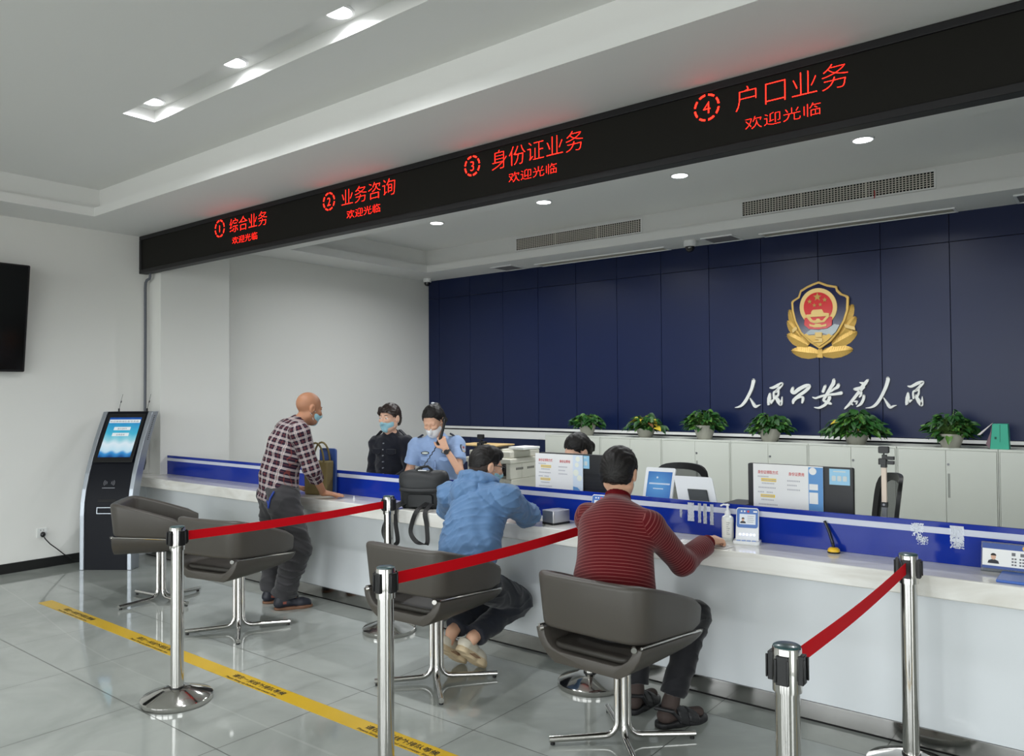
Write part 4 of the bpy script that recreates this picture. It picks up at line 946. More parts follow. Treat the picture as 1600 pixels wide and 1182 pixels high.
tb = thing('sign_pad', 'white tilted writing tablet seen from behind with a black prop', 'tablet', (-2.07, 4.38, .75), math.radians(6))
F = frame((-.02, .06, .33), (1, 0, 0), (.34, -.40, -1))
m = MB(); m.M = F; m.rbox((-.12, 0, -.011), (.12, .27, 0), .012); m.build('case', M_devw, tb, smooth=40)
F2 = F @ Matrix.Translation((0, 0, .0))
m = MB(); m.M = F; m.box((-.045, .085, -.024), (.075, .265, -.0112)); m.build('prop', mat('prop_dark', (46, 52, 56), .45), tb, bevel=.003)
m = MB(); m.box((-.09, -.11, 0), (.12, .04, .012)); m.build('foot', M_black, tb)
bd = thing('black_pouch', 'flat black pouch lying on a sheet of paper beside the tilted white tablet', 'pouch', (-1.80, 4.44, .751))
MB().rbox((-.07, -.12, 0), (.075, .12, .2), .03).build('pouch_body', mat('pouch_black', (34, 36, 40), .6), bd, bevel=.02)

def camera_pole(x, y, ztop, label, cream):
    t = thing('webcam_pole', label, 'webcam', (x, y, .75), 0, 'webcam poles on the staff desk')
    h = ztop-.75
    MB().lathe([(.07, 0), (.07, .01), (.02, .016), (.018, .02)], seg=24).build('base', M_black, t, smooth=40)
    MB().rbox((-.013, -.011, .015), (.013, .011, .24), .003).build('lower_pole', mat('pole_grey', (120, 122, 124), .5), t)
    MB().rbox((-.0125, -.010, .24), (.0125, .010, h-.075), .003).build('pole', mat('pole_cream', (226, 208, 190), .5) if cream else M_black, t)
    c = MB(); c.rbox((-.016, -.014, .235), (.016, .014, .262), .003); c.build('clamp', M_black, t)
    c = MB(); c.cyl((0, -.014, .249), (0, -.018, .249), .006, seg=12); c.build('clamp_screw', M_steel, t)
    z = h-.075
    m = MB(); m.rbox((-.014, -.016, z-.005), (.014, .016, z+.012), .003); m.rbox((-.024, -.02, z+.01), (.016, .02, z+.042), .005); m.box((.01, -.014, z+.012), (.05, .014, z+.03)).box((.012, -.014, z+.036), (.05, .014, z+.054)).box((-.008, -.012, z+.04), (.014, .012, z+.062)); m.build('bracket', M_black, t, bevel=.002)
    m = MB(); m.cyl((0, 0, z+.06), (0, 0, z+.078), .004); m.rbox((-.025, -.014, z+.070), (.026, .014, z+.106), .006, axis=1); m.build('webcam', M_black, t, bevel=.003)
    return t
camera_pole(-1.015, 4.46, 1.275, 'cream webcam pole with black bracket beside the monitor', True)
camera_pole(-3.84, 4.47, 1.262, 'black webcam pole behind the head of the man in blue', False)

# mesh-back office chairs
M_mesh = mat('chair_mesh', (58, 62, 60), .8, alpha=.72)
def office_chair(x, y, rz, label):
    t = thing('office_chair', label, 'office chair', (x, y, 0), rz, 'black mesh office chairs behind the counter')
    n = 14; out = []; inn = []
    for i in range(4*n):    # rounded frame of the back
        a = 2*PI*i/(4*n)+PI/4; c, s = math.cos(a), math.sin(a); k = (abs(c)**6+abs(s)**6)**(-1/6)
        px, pz = c*k, s*k; w = .235-.03*(pz < 0)*abs(pz); z = .79+.29*pz-.025*px*px*(pz > 0)
        out.append((px*w, z)); inn.append((px*w*.80, .79+.29*pz*.84-.02*px*px*(pz > 0)))
    def P(q): return Vector((q[0], -.22-.05*(1-(q[0]/.235)**2)-.12*(q[1]-.5), q[1]))
    m = MB(); R = []
    for o_, i_ in zip(out, inn):
        a, b = P(o_), P(i_); R.append([a+Vector((0, -.012, 0)), b+Vector((0, -.012, 0)), b+Vector((0, .012, 0)), a+Vector((0, .012, 0))])
    m.ring(R+[R[0]], cap0=False, cap1=False); m.build('back_frame', M_black, t, smooth=40)
    m = MB(); vs = []; fs = []; g = 8
    for j in range(g+1):
        for i in range(g+1):
            vs.append(P(((-1+2*i/g)*.195, .79+.25*(-1+2*j/g))))
    for j in range(g):
        for i in range(g): q = j*(g+1)+i; fs.append((q, q+1, q+g+2, q+g+1))
    m.add(vs, fs); m.build('back_mesh', M_mesh, t, smooth=40)
    MB().rbox((-.24, -.22, .43), (.24, .24, .50), .08).build('seat', mat('seat_black', (24, 24, 26), .8), t, bevel=.02)
    m = MB(); m.cyl((0, 0, .09), (0, 0, .43), .025); m.tube([(0, -.2, .44), (0, -.27, .46), (0, -.27, .6)], .022, 8); m.build('column', M_black, t, smooth=40)
    for i in range(5):
        a = 2*PI*i/5; d = Vector((math.cos(a), math.sin(a), 0)); m = MB(); m.tube([d*.02+Vector((0, 0, .1)), d*.28+Vector((0, 0, .075))], [.024, .016], 8); l = m.build('leg', M_black, t, smooth=40)
        m = MB(); m.cyl(d*.28+Vector((-d.y*.02, d.x*.02, .028)), d*.28+Vector((d.y*.02, -d.x*.02, .028)), .028, seg=14); m.build('castor', M_black, l, smooth=40)
    return t
office_chair(-1.44, 5.2, math.radians(118), 'empty black mesh office chair behind the webcam pole')
office_chair(-2.62, 4.98, math.radians(172), 'black mesh office chair mostly hidden behind the man in dark red')

# copier with papers on top
pr = thing('office_copier', 'beige office copier in front of the blue panels left of the cabinets', 'copier', (-5.50, 6.5, 0))
M_cop = mat('copier_beige', (206, 204, 192), .45); M_copd = mat('copier_dark', (22, 22, 22), .6)
m = MB(); m.box((-.30, .02, .32), (.33, .58, .68)).box((-.29, .0, .34), (.32, .02, .52)).box((-.30, .2, .68), (.33, .58, .86)).box((.27, .0, .68), (.33, .2, .86)).box((-.30, .02, .68), (-.24, .2, .86)); m.build('housing', M_cop, pr, bevel=.008)
m = MB(); m.box((-.31, -.01, .845), (.34, .59, .90)); m.build('scanner', M_cop, pr, bevel=.01)
m = MB(); m.box((-.29, .04, .90), (.30, .57, .975)); m.box((.0, .1, .97), (.3, .55, .995)); m.build('lid', M_cop, pr, bevel=.012)
m = MB(); m.box((-.24, .19, .69), (.27, .21, .84)); m.build('output_slot', M_copd, pr)
m = MB(); m.box((-.22, -.005, .40), (.25, .0, .408)).box((-.22, -.005, .50), (.25, .0, .508)); m.build('drawer_gap', M_copd, pr)
m = MB()
for y0 in (.1, .3):
    for i in range(6): m.box((.3295, y0+.022*i, .775), (.3315, y0+.012+.022*i, .80))
m.build('vents', M_copd, pr)
m = MB(); m.tube([(.33, .35, .46), (.36, .35, .455), (.365, .38, .44), (.36, .42, .44)], .008, 8); m.build('plug_lead', M_black, pr, smooth=50)
st = thing('copier_stand', 'low beige stand under the office copier', 'cabinet', (-5.50, 6.5, 0))
m = MB(); m.box((-.29, .02, .0), (.32, .58, .318)); m.build('cabinet_body', M_cop, st, bevel=.005)
def top_item(name, label, cat, a, b, rz, m_): 
    o = MB().box((-(b[0]-a[0])/2, -(b[1]-a[1])/2, 0), ((b[0]-a[0])/2, (b[1]-a[1])/2, b[2]-a[2])).build(name, m_, bevel=.002)
    o.location = ((a[0]+b[0])/2, (a[1]+b[1])/2, a[2]); o.rotation_euler = (0, 0, rz); tag(o, label, cat); return o
top_item('black_folder', 'black folder at the bottom of the papers on the copier', 'folder', (-5.74, 6.56, .997), (-5.38, 6.84, 1.015), .12, mat('folder_black', (26, 25, 24), .5))
top_item('kraft_envelope', 'large tan envelope lying on top of the black folder', 'envelope', (-6.0, 6.55, 1.016), (-5.44, 6.92, 1.03), .1, mat('kraft', (206, 176, 122), .6))
top_item('paper_stack', 'loose white papers beside the tan envelope on the copier', 'paper', (-5.27, 6.6, .997), (-5.06, 6.88, 1.022), -.05, M_paper)

# ------------------------------------------------------------------ backpack and tote bag on the counter
M_bag = mat('bag_black', (30, 32, 34), .55, bump=(120, .15)); M_strap = mat('strap_black', (16, 16, 18), .6)
bp = thing('backpack', 'black roll-top backpack slumped on the counter with straps hanging down', 'backpack', (-3.905, 3.93, ZC), math.radians(28))
def blob(m, secs, n=28, p=3.2):
    """soft bag: superellipse sections (z, cx, cy, rx, ry)"""
    R = []
    for z, cx, cy, rx, ry in secs:
        ring = []
        for i in range(n):
            a = 2*PI*i/n; c, s = math.cos(a), math.sin(a); k = (abs(c)**p+abs(s)**p)**(-1/p)
            w = 1+.025*math.sin(5*a+z*40)+.02*math.sin(9*a-z*70)
            ring.append((cx+rx*k*c*w, cy+ry*k*s*w, z+.006*math.sin(3*a+z*30)))
        R.append(ring)
    m.ring(R)
m = MB(); blob(m, [(.0, 0, 0, .15, .075), (.006, 0, 0, .16, .085), (.05, .0, 0, .165, .09), (.11, 0, 0, .17, .095), (.16, 0, .0, .175, .098), (.20, .0, .0, .18, .095), (.235, .0, .0, .175, .08), (.255, .0, .0, .16, .06), (.262, 0, 0, .12, .03)]); m.build('body', M_bag, bp, smooth=70, sub=1)
m = MB(); m.tube([(-.165, -.075, .135), (-.09, -.108, .13), (.0, -.113, .128), (.09, -.108, .13), (.165, -.075, .135)], .02, 8); m.build('roll_fold', M_bag, bp, smooth=70, sub=1)
m = MB(); m.rbox((-.09, -.11, .015), (.09, -.07, .105), .02, axis=1); m.build('front_pocket', M_bag, bp, bevel=.012)
m = MB(); m.tube([(-.05, -.03, .262), (-.02, -.02, .285), (.03, -.01, .29), (.06, 0, .262)], .009, 8); m.build('grab_handle', M_strap, bp, smooth=60)
m = MB(); m.box((-.03, -.05, .262), (.03, -.044, .268)); m.build('zip_pull', M_devw, bp)
def strap(pts, w=.03):
    m = MB(); P = [Vector(p) for p in pts]; Q = []
    for i in range(len(P)-1):
        p0, p1, p2, p3 = P[max(i-1, 0)], P[i], P[i+1], P[min(i+2, len(P)-1)]
        for j in range(6):
            u = j/6; Q.append(.5*((2*p1)+(p2-p0)*u+(2*p0-5*p1+4*p2-p3)*u*u+(3*p1-p0-3*p2+p3)*u**3))
    Q.append(P[-1]); R = []
    for i, p in enumerate(Q):
        T = (Q[min(i+1, len(Q)-1)]-Q[max(i-1, 0)]).normalized(); S = Vector((1, .0, 0)); S = (S-T*S.dot(T)).normalized(); N = T.cross(S)
        R.append([p+S*a*w/2+N*b*.002 for a, b in ((-1, -1), (1, -1), (1, 1), (-1, 1))])
    m.ring(R); return m
def wl(x, y, z): return bpz @ Vector((x, y, z))
bpz = (Matrix.Translation((-3.905, 3.93, ZC)) @ Matrix.Rotation(math.radians(28), 4, 'Z')).inverted()
strap([wl(-4.0, 3.83, .85), wl(-4.03, 3.745, .81), wl(-4.08, 3.735, .72), wl(-4.115, 3.735, .63), wl(-4.06, 3.74, .56), wl(-3.98, 3.742, .575), wl(-4.0, 3.745, .70), wl(-4.0, 3.745, .805), wl(-3.97, 3.83, .84)]).build('shoulder_strap', M_strap, bp, smooth=60)
strap([wl(-3.80, 3.85, .85), wl(-3.79, 3.745, .81), wl(-3.83, 3.735, .72), wl(-3.84, 3.735, .65), wl(-3.79, 3.738, .60), wl(-3.72, 3.74, .59), wl(-3.69, 3.742, .61), wl(-3.70, 3.745, .72), wl(-3.715, 3.745, .805), wl(-3.73, 3.83, .85)]).build('shoulder_strap', M_strap, bp, smooth=60)

tt = thing('tote_bag', 'olive tote bag with arched handle behind the bald man on the counter', 'bag', (-5.115, 3.95, ZC), math.radians(20))
M_tote = mat('tote_olive', (112, 98, 58), .6, bump=(80, .2))
m = MB(); m.prism([(-.10, 0), (.10, 0), (.112, .27), (-.112, .27)], frame((0, .05, 0), (1, 0, 0), (0, 0, 1)), .10); m.build('bag_body', M_tote, tt, bevel=.012)
for y in (-.046, .046):
    m = MB(); m.tube([((.075)*math.cos(a), y, .26+.155*math.sin(a)) for a in [PI*i/12 for i in range(13)]], .008, 8); m.build('handle', M_tote, tt, smooth=60)
bb = thing('blue_pouch', 'blue document pouch sticking out of the olive tote bag', 'pouch', (-5.105, 4.038, ZC), math.radians(8))
MB().rbox((-.09, -.008, 0), (.09, .008, .365), .02, axis=1).build('pouch_body', mat('pouch_blue', (52, 78, 140), .4), bb, bevel=.004)
# ------------------------------------------------------------------ people: bodies and clothes grown from distance fields
def V(*a): return np.array(a if len(a) == 3 else a[0], float)
def nrm(v): v = np.asarray(v, float); return v/np.linalg.norm(v)
class Field:
    """tapered limbs and ellipsoids blended into one surface"""
    def __init__(s, h=.006): s.h = h; s.ops = []; s.posts = []; s.bones = []
    def _op(s, f, lo, hi, k, sub, clip): s.ops.append((f, np.array(lo), np.array(hi), k, sub, clip)); return s
    def cap(s, p0, p1, r0, r1=None, k=.025, flat=None, clip=(), sub=False):
        p0 = V(p0); p1 = V(p1); r1 = r0 if r1 is None else r1; ax = p1-p0; L2 = max(1e-9, ax @ ax); n, fs = (nrm(flat[0]), flat[1]) if flat else (None, 1)
        def f(X, Y, Z):
            dx, dy, dz = X-p0[0], Y-p0[1], Z-p0[2]
            if n is not None:
                q = (dx*n[0]+dy*n[1]+dz*n[2]); a = ax @ n
                t = np.clip((dx*ax[0]+dy*ax[1]+dz*ax[2])/L2, 0, 1)
                ex, ey, ez = dx-t*ax[0], dy-t*ax[1], dz-t*ax[2]; e = ex*n[0]+ey*n[1]+ez*n[2]; g = (fs-1)*e
                ex = ex+g*n[0]; ey = ey+g*n[1]; ez = ez+g*n[2]
                return (np.sqrt(ex*ex+ey*ey+ez*ez)-(r0+(r1-r0)*t))*(.85 if fs > 1.3 else 1)
            t = np.clip((dx*ax[0]+dy*ax[1]+dz*ax[2])/L2, 0, 1)
            ex, ey, ez = dx-t*ax[0], dy-t*ax[1], dz-t*ax[2]
            return np.sqrt(ex*ex+ey*ey+ez*ez)-(r0+(r1-r0)*t)
        r = max(r0, r1); return s._op(f, np.minimum(p0, p1)-r, np.maximum(p0, p1)+r, k, sub, clip)
    def path(s, pts, rs, **kw):
        for i in range(len(pts)-1): s.cap(pts[i], pts[i+1], rs[i], rs[i+1], **kw)
        return s
    def ell(s, c, r, R=None, k=.02, clip=(), sub=False):
        c = V(c); r = V(r); R = np.eye(3) if R is None else R       # rows of R: local axes
        def f(X, Y, Z):
            dx, dy, dz = X-c[0], Y-c[1], Z-c[2]
            a, b, g = [(dx*R[i][0]+dy*R[i][1]+dz*R[i][2]) for i in range(3)]
            k0 = np.sqrt((a/r[0])**2+(b/r[1])**2+(g/r[2])**2); k1 = np.sqrt((a/r[0]**2)**2+(b/r[1]**2)**2+(g/r[2]**2)**2)+1e-9
            return k0*(k0-1)/k1
        m = r.max(); return s._op(f, c-m, c+m, k, sub, clip)
    def grid(s):
        add = [o for o in s.ops if not o[4]]
        lo = np.min([o[1] for o in add], 0)-4*s.h-.012; hi = np.max([o[2] for o in add], 0)+4*s.h+.012
        n = np.ceil((hi-lo)/s.h).astype(int)+1
        return lo, n
    def mesh(s, name, m, parent, origin, smooth_it=2):
        h = s.h; lo, n = s.grid(); F = np.full(n, 1., np.float32)
        ax = [lo[i]+h*np.arange(n[i]) for i in range(3)]
        for f, a, b, k, sub, clip in s.ops:
            i0 = np.clip(np.floor((a-lo-k-2*h)/h).astype(int), 0, n); i1 = np.clip(np.ceil((b-lo+k+2*h)/h).astype(int)+1, 0, n)
            if (i1 <= i0).any(): continue
            sl = tuple(slice(p, q) for p, q in zip(i0, i1))
            X, Y, Z = ax[0][sl[0]][:, None, None], ax[1][sl[1]][None, :, None], ax[2][sl[2]][None, None, :]
            d = f(X, Y, Z)
            for pt, nn in clip: d = np.maximum(d, (X-pt[0])*nn[0]+(Y-pt[1])*nn[1]+(Z-pt[2])*nn[2])
            o = F[sl]
            if sub:
                d = -d; hh = np.maximum(k-np.abs(o-d), 0)/max(k, 1e-6); F[sl] = np.maximum(o, d)+hh*hh*k*.25
            else:
                hh = np.maximum(k-np.abs(o-d), 0)/max(k, 1e-6); F[sl] = np.minimum(o, d)-hh*hh*k*.25
        for g in s.posts:
            w = np.argwhere(np.abs(F) < .03); P = lo+w*h; v = F[w[:, 0], w[:, 1], w[:, 2]]
            F[w[:, 0], w[:, 1], w[:, 2]] = g(P, v)
        S = F < 0; c = np.zeros(n-1, np.int8)
        for i in (0, 1):
            for j in (0, 1):
                for l in (0, 1): c += S[i:n[0]-1+i, j:n[1]-1+j, l:n[2]-1+l]
        act = np.argwhere((c > 0) & (c < 8)); N = len(act)
        cor = [(i, j, l) for i in (0, 1) for j in (0, 1) for l in (0, 1)]
        VV = np.stack([F[act[:, 0]+i, act[:, 1]+j, act[:, 2]+l] for i, j, l in cor], 1); acc = np.zeros((N, 3)); cnt = np.zeros(N)
        for e, (i, j, l) in enumerate(cor):
            for a_ in range(3):
                if (i, j, l)[a_]: continue
                q = [i, j, l]; q[a_] = 1; e2 = cor.index(tuple(q)); va, vb = VV[:, e], VV[:, e2]; mk = (va < 0) != (vb < 0)
                t = np.where(mk, va/np.where(mk, va-vb, 1), 0); p = np.tile(np.array([i, j, l], float), (N, 1)); p[:, a_] = t
                acc[mk] += p[mk]; cnt[mk] += 1
        co = (act+acc/cnt[:, None])*h+lo
        idx = np.full(n-1, -1, np.int32); idx[act[:, 0], act[:, 1], act[:, 2]] = np.arange(N)
        quads = []
        for a_ in range(3):
            u, w_ = [(1, 2), (2, 0), (0, 1)][a_]
            s0 = [slice(1, n[0]-1), slice(1, n[1]-1), slice(1, n[2]-1)]; s0[a_] = slice(0, n[a_]-1); s1 = list(s0); s1[a_] = slice(1, n[a_])
            A = S[tuple(s0)]; B = S[tuple(s1)]; e = np.argwhere(A != B)
            if not len(e): continue
            off_ = np.array([1, 1, 1]); off_[a_] = 0; e = e+off_
            du = np.zeros(3, int); du[u] = 1; dw = np.zeros(3, int); dw[w_] = 1
            q = np.stack([idx[tuple((e-du-dw).T)], idx[tuple((e-dw).T)], idx[tuple(e.T)], idx[tuple((e-du).T)]], 1)
            ins = S[tuple((e).T)]; q[ins] = q[ins][:, ::-1]; quads.append(q)
        Q = np.concatenate(quads); Q = Q[(Q >= 0).all(1)]
        for _ in range(smooth_it):     # light relaxation
            sm = np.zeros_like(co); ct = np.zeros(N)
            for a_, b_ in ((0, 1), (1, 2), (2, 3), (3, 0)):
                np.add.at(sm, Q[:, a_], co[Q[:, b_]]); np.add.at(sm, Q[:, b_], co[Q[:, a_]]); np.add.at(ct, Q[:, a_], 1); np.add.at(ct, Q[:, b_], 1)
            co = co*.5+.5*sm/np.maximum(ct, 1)[:, None]
        me = D.meshes.new(name); me.vertices.add(N); me.vertices.foreach_set('co', (co-V(origin)).astype(np.float32).ravel())
        me.loops.add(len(Q)*4); me.loops.foreach_set('vertex_index', Q.astype(np.int32).ravel())
        me.polygons.add(len(Q)); me.polygons.foreach_set('loop_start', np.arange(0, len(Q)*4, 4, dtype=np.int32)); me.polygons.foreach_set('use_smooth', np.ones(len(Q), bool))
        me.update(); me.validate()
        if s.bones:     # cloth coordinates: across and along the nearest limb
            best = np.full(N, 1e9); uv = np.zeros((N, 3), np.float32)
            for p0, p1, r, lat in s.bones:
                axv = p1-p0; L = np.linalg.norm(axv); axn = axv/L; q = co-p0; t = np.clip(q @ axn, 0, L); rad = q-np.outer(t, axn); d = np.linalg.norm(rad, axis=1)/r
                lat = nrm(lat-axn*(lat @ axn)); oth = np.cross(axn, lat); a = np.arctan2(rad @ oth, rad @ lat)
                u = a*r if r < .1 else q @ lat
                k = d < best; best[k] = d[k]; uv[k, 0] = u[k]; uv[k, 1] = (q @ axn)[k]
            at = me.attributes.new('cloth', 'FLOAT_VECTOR', 'POINT'); at.data.foreach_set('vector', uv.ravel())
        me.materials.append(m); o = D.objects.new(name, me); COL.objects.link(o); o.parent = parent; return o
def creases(amp, sc, seed, d1=(1, .4, 1.4)):
    """sharp ridges, as in thin crumpled cloth"""
    rs = np.random.RandomState(seed); ph = rs.rand(6)*6.28; d1 = V(d1)
    def g(P, v):
        q = P/sc; a = np.sin(q @ d1+1.9*np.sin(q @ V(.5, -.6, .35)+ph[0])+ph[1]); b = np.sin(q @ V(-.9, .7, 1.2)+1.6*np.sin(q @ V(-.3, .5, .6)+ph[2])+ph[3]); w = .5+.5*np.sin(q @ V(.21, .17, .25)+ph[4])
        return v-amp*((1-np.abs(a))**3*w+(1-np.abs(b))**3*(1-w)*.8)
    return g
def folds(amp, sc, seed, dirs=((1, .3, 1.6), (.4, 1, 2.2))):
    rs = np.random.RandomState(seed); ph = rs.rand(6)*6.28; d1, d2 = V(dirs[0]), V(dirs[1])
    def g(P, v):
        q = P/sc; a = np.sin(q @ d1+1.7*np.sin(q @ V(.7, -.5, .4)+ph[0])+ph[1]); b = np.sin(q @ d2+1.3*np.sin(q @ V(-.3, .8, .6)+ph[2])+ph[3]); c = np.sin(q @ V(2.1, 1.7, .6)*1.3+1.1*np.sin(q @ V(.9, .2, 1.5)+ph[4])+ph[5])
        return v+amp*(.5*a*np.abs(b)+.35*b+.3*c)
    return g
class Tri:
    """a local frame: right, forward, up"""
    def __init__(s, o, f, u): s.o = V(o); s.f = nrm(f); s.r = nrm(np.cross(s.f, u)); s.u = np.cross(s.r, s.f); s.R = np.array([s.r, s.f, s.u])
    def __call__(s, x, y, z): return s.o+x*s.r+y*s.f+z*s.u
def head_prims(B, H, sc=1.):
    c = lambda x, y, z: H(x*sc, y*sc, z*sc)
    B.ell(c(0, -.012, .035), V(.076, .094, .086)*sc, H.R, k=.01)
    B.ell(c(0, .022, -.035), V(.063, .070, .080)*sc, H.R, k=.03)
    B.ell(c(0, .055, -.085), V(.034, .034, .026)*sc, H.R, k=.03)       # chin
    for s in (-1, 1):
        B.cap(c(s*.052, -.0, -.055), c(s*.03, .05, -.085), .022*sc, .016*sc, k=.03)
        B.ell(c(s*.03, .073, -.012), V(.026, .022, .018)*sc, H.R, k=.02)  # cheekbone
        B.cap(c(s*.012, .083, .028), c(s*.042, .074, .026), .008*sc, .007*sc, k=.012)  # brow
        B.ell(c(s*.031, .093, .008), V(.015, .012, .009)*sc, H.R, k=.012, sub=True)  # eye socket
        B.ell(c(s*.031, .0765, .0155), V(.0150, .0150, .0085)*sc, H.R, k=.003); B.ell(c(s*.031, .0765, -.0015), V(.0140, .0140, .0065)*sc, H.R, k=.003)   # eyelids
        B.ell(c(s*.081, -.006, -.005), V(.012, .022, .034)*sc, H.R, k=.008)  # ear
        B.ell(c(s*.092, -.001, -.004), V(.006, .011, .018)*sc, H.R, k=.006, sub=True)
    B.cap(c(0, .088, .018), c(0, .108, -.022), .008*sc, .012*sc, k=.014)
    for s in (-1, 1): B.ell(c(s*.011, .099, -.027), V(.010, .011, .009)*sc, H.R, k=.008)
    B.ell(c(0, .086, -.055), V(.022, .010, .0055)*sc, H.R, k=.008); B.ell(c(0, .085, -.065), V(.019, .010, .0065)*sc, H.R, k=.008)
def hand_prims(B, w, d, n, t, curl=.5, spread=.12, sc=1.):
    """wrist w, finger direction d, palm side n, thumb side t"""
    w = V(w); d = nrm(d); n = nrm(V(n)-d*(V(n) @ d)); t = nrm(V(t)-d*(V(t) @ d)-n*(V(t) @ n))
    B.cap(w, w+d*.03*sc, .024*sc, .026*sc, k=.02, flat=(n, 1.35))
    for o in (-.024, -.008, .008, .024): B.cap(w+d*.02*sc+t*o*.6*sc, w+d*.082*sc+t*o*sc, .014*sc, .0125*sc, k=.012)
    for i, (o, L) in enumerate(((.029, .068), (.0098, .078), (-.0098, .073), (-.029, .056))):
        p = w+d*.085*sc+t*o*sc; a = 0; r = .0098*sc; cur = curl*(1+.12*i)
        for j, q in enumerate((.45, .32, .23)):
            a += cur*(.55, .9, .6)[j]; dd = d*math.cos(a)+n*math.sin(a)+t*o*spread/.03*(1-.3*j)*.5; p2 = p+nrm(dd)*L*q*sc
            B.cap(p, p2, r, r*.9, k=.004); p = p2; r *= .9
    p = w+d*.022*sc+t*.024*sc; r = .0135*sc
    for dd, L in ((d*.55+t*.75+n*.3, .042), (d*.85+t*.3+n*.3, .032), (d*.95+t*.05+n*.35, .026)):
        p2 = p+nrm(dd)*L*sc; B.cap(p, p2, r, r*.86, k=.006); p = p2; r *= .86
def M_cloth(name, rgb, rough=.85, bumps=.25, scale=500, sheen=.2, var=.0):
    m = mat(name, rgb, rough, spec=.2, sheen=sheen, bump=(scale, bumps)); return m
M_skin = mat('skin', (214, 168, 140), .5, spec=.35); M_skin2 = mat('skin_tan', (168, 120, 92), .5, spec=.35); M_skin3 = mat('skin_light', (226, 182, 156), .48, spec=.35)
for q in (M_skin, M_skin2, M_skin3): bsdf(q).inputs['Subsurface Weight'].default_value = .08; bsdf(q).inputs['Subsurface Radius'].default_value = (.012, .005, .003)
M_hair = mat('hair_black', (20, 17, 16), .5, spec=.3, bump=(160, .5)); M_eye = mat('eye_white', (235, 232, 228), .2); M_iris = mat('eye_dark', (30, 20, 16), .15)
M_maskb = mat('mask_blue', (152, 198, 210), .8); M_maskw = mat('mask_white', (232, 234, 236), .8); M_loop = mat('mask_loop', (236, 238, 240), .6)
def person(label, pos):
    return thing('person', label, 'person', (pos[0], pos[1], 0))
def eyes(P, H, loc, sc=1., down=.0):
    for s in (-1, 1):
        m = MB(); c = H(s*.031*sc, .0790*sc, .007*sc)-V(loc); m.ell(c, (.0118*sc, .0118*sc, .0118*sc), 14, 10)
        e = m.build('eye', M_eye, P, smooth=80)
        m = MB(); c = H(s*.031*sc, .0868*sc, (.0065-.003*down)*sc)-V(loc); m.ell(c, (.0058*sc,)*3, 10, 6); m.build('iris', M_iris, e, smooth=80)
        m = MB(); q = [H(s*(.016+.03*i/5)*sc, (.0905-.0018*i)*sc, (.030+.004*math.sin(PI*i/5)-.002*i/5)*sc)-V(loc) for i in range(6)]; m.tube(q, [.0018, .0028, .003, .0028, .0022, .001], 6); m.build('eyebrow', M_hair, P, smooth=60)
def face_mask(P, H, loc, m_, sc=1., cone=False):
    F_ = Field(.004); c = lambda x, y, z: H(x*sc, y*sc, z*sc)
    cut = (c(0, .028, 0), -H.f)
    F_.ell(c(0, .022, -.048), V(.069, .078, .056)*sc, H.R, k=.02, clip=(cut,)); F_.cap(c(0, .085, -.012), c(0, .108 if not cone else .112, -.032), .012*sc, .014*sc, k=.03, clip=(cut,))
    if cone: F_.cap(c(0, .10, -.015), c(0, .115, -.05), .006*sc, .010*sc, k=.02); F_.ell(c(0, .06, -.075), V(.04, .045, .03)*sc, H.R, k=.03, clip=(cut,))
    F_.ell(c(0, .055, -.090), V(.036, .036, .028)*sc, H.R, k=.03, clip=(cut,))
    if not cone: F_.posts.append(lambda Pt, v: v+.0012*np.sin(((Pt-H.o) @ H.u)/.0028)*(np.abs((Pt-H.o) @ H.r) < .05*sc))
    o = F_.mesh('face_mask', m_, P, loc, 1)
    for s in (-1, 1):
        for z in (-.015, -.078):
            mm = MB(); mm.tube([c(s*.066, .03, z)-V(loc), c(s*.074, .005, z*.6+.0)-V(loc), c(s*.084, -.016, (.02 if z > -.05 else -.035))-V(loc)], .0016, 6); mm.build('ear_loop', M_loop, o, smooth=60)
    return o
def hair_cap(P, H, loc, line, thick=.012, extra=None, sc=1., m_=None, post=None, h=.004):
    """hair: a shell over the skull kept above a hairline given as z over y (head frame)"""
    F_ = Field(h); c = lambda x, y, z: H(x*sc, y*sc, z*sc)
    F_.ell(c(0, -.014, .036), V(.077+thick, .094+thick, .087+thick)*sc, H.R, k=.01)
    F_.ell(c(0, -.03, -.03), V(.068+thick*.6, .068+thick*.6, .07)*sc, H.R, k=.03)
    if extra: extra(F_, c)
    ys = [q[0]*sc for q in line]; zs = [q[1]*sc for q in line]
    def g(Pt, v):
        q = Pt-H.o; y = q @ H.f; z = q @ H.u; x = np.abs(q @ H.r)
        zz = np.interp(y, ys, zs)+np.where(y > .03*sc, -.9*np.maximum(0, x-.045*sc), 0)
        return np.maximum(v, (zz-z)*.8)
    F_.posts.append(g)
    if post: F_.posts.append(post)
    return F_.mesh('hair', m_ or M_hair, P, loc, 1)
def hair_strands(H, amp=.0022, fr=.0055):
    amp = min(amp, .0012)
    def g(P, v):
        q = P-H.o; a = np.arctan2(q @ H.r, q @ H.u+.02); b = np.arctan2(q @ H.f, q @ H.u)
        return v+amp*np.sin(a*22+3*np.sin(b*5))+amp*.6*np.sin((q @ H.f)/fr+2*np.sin(a*7))
    return g
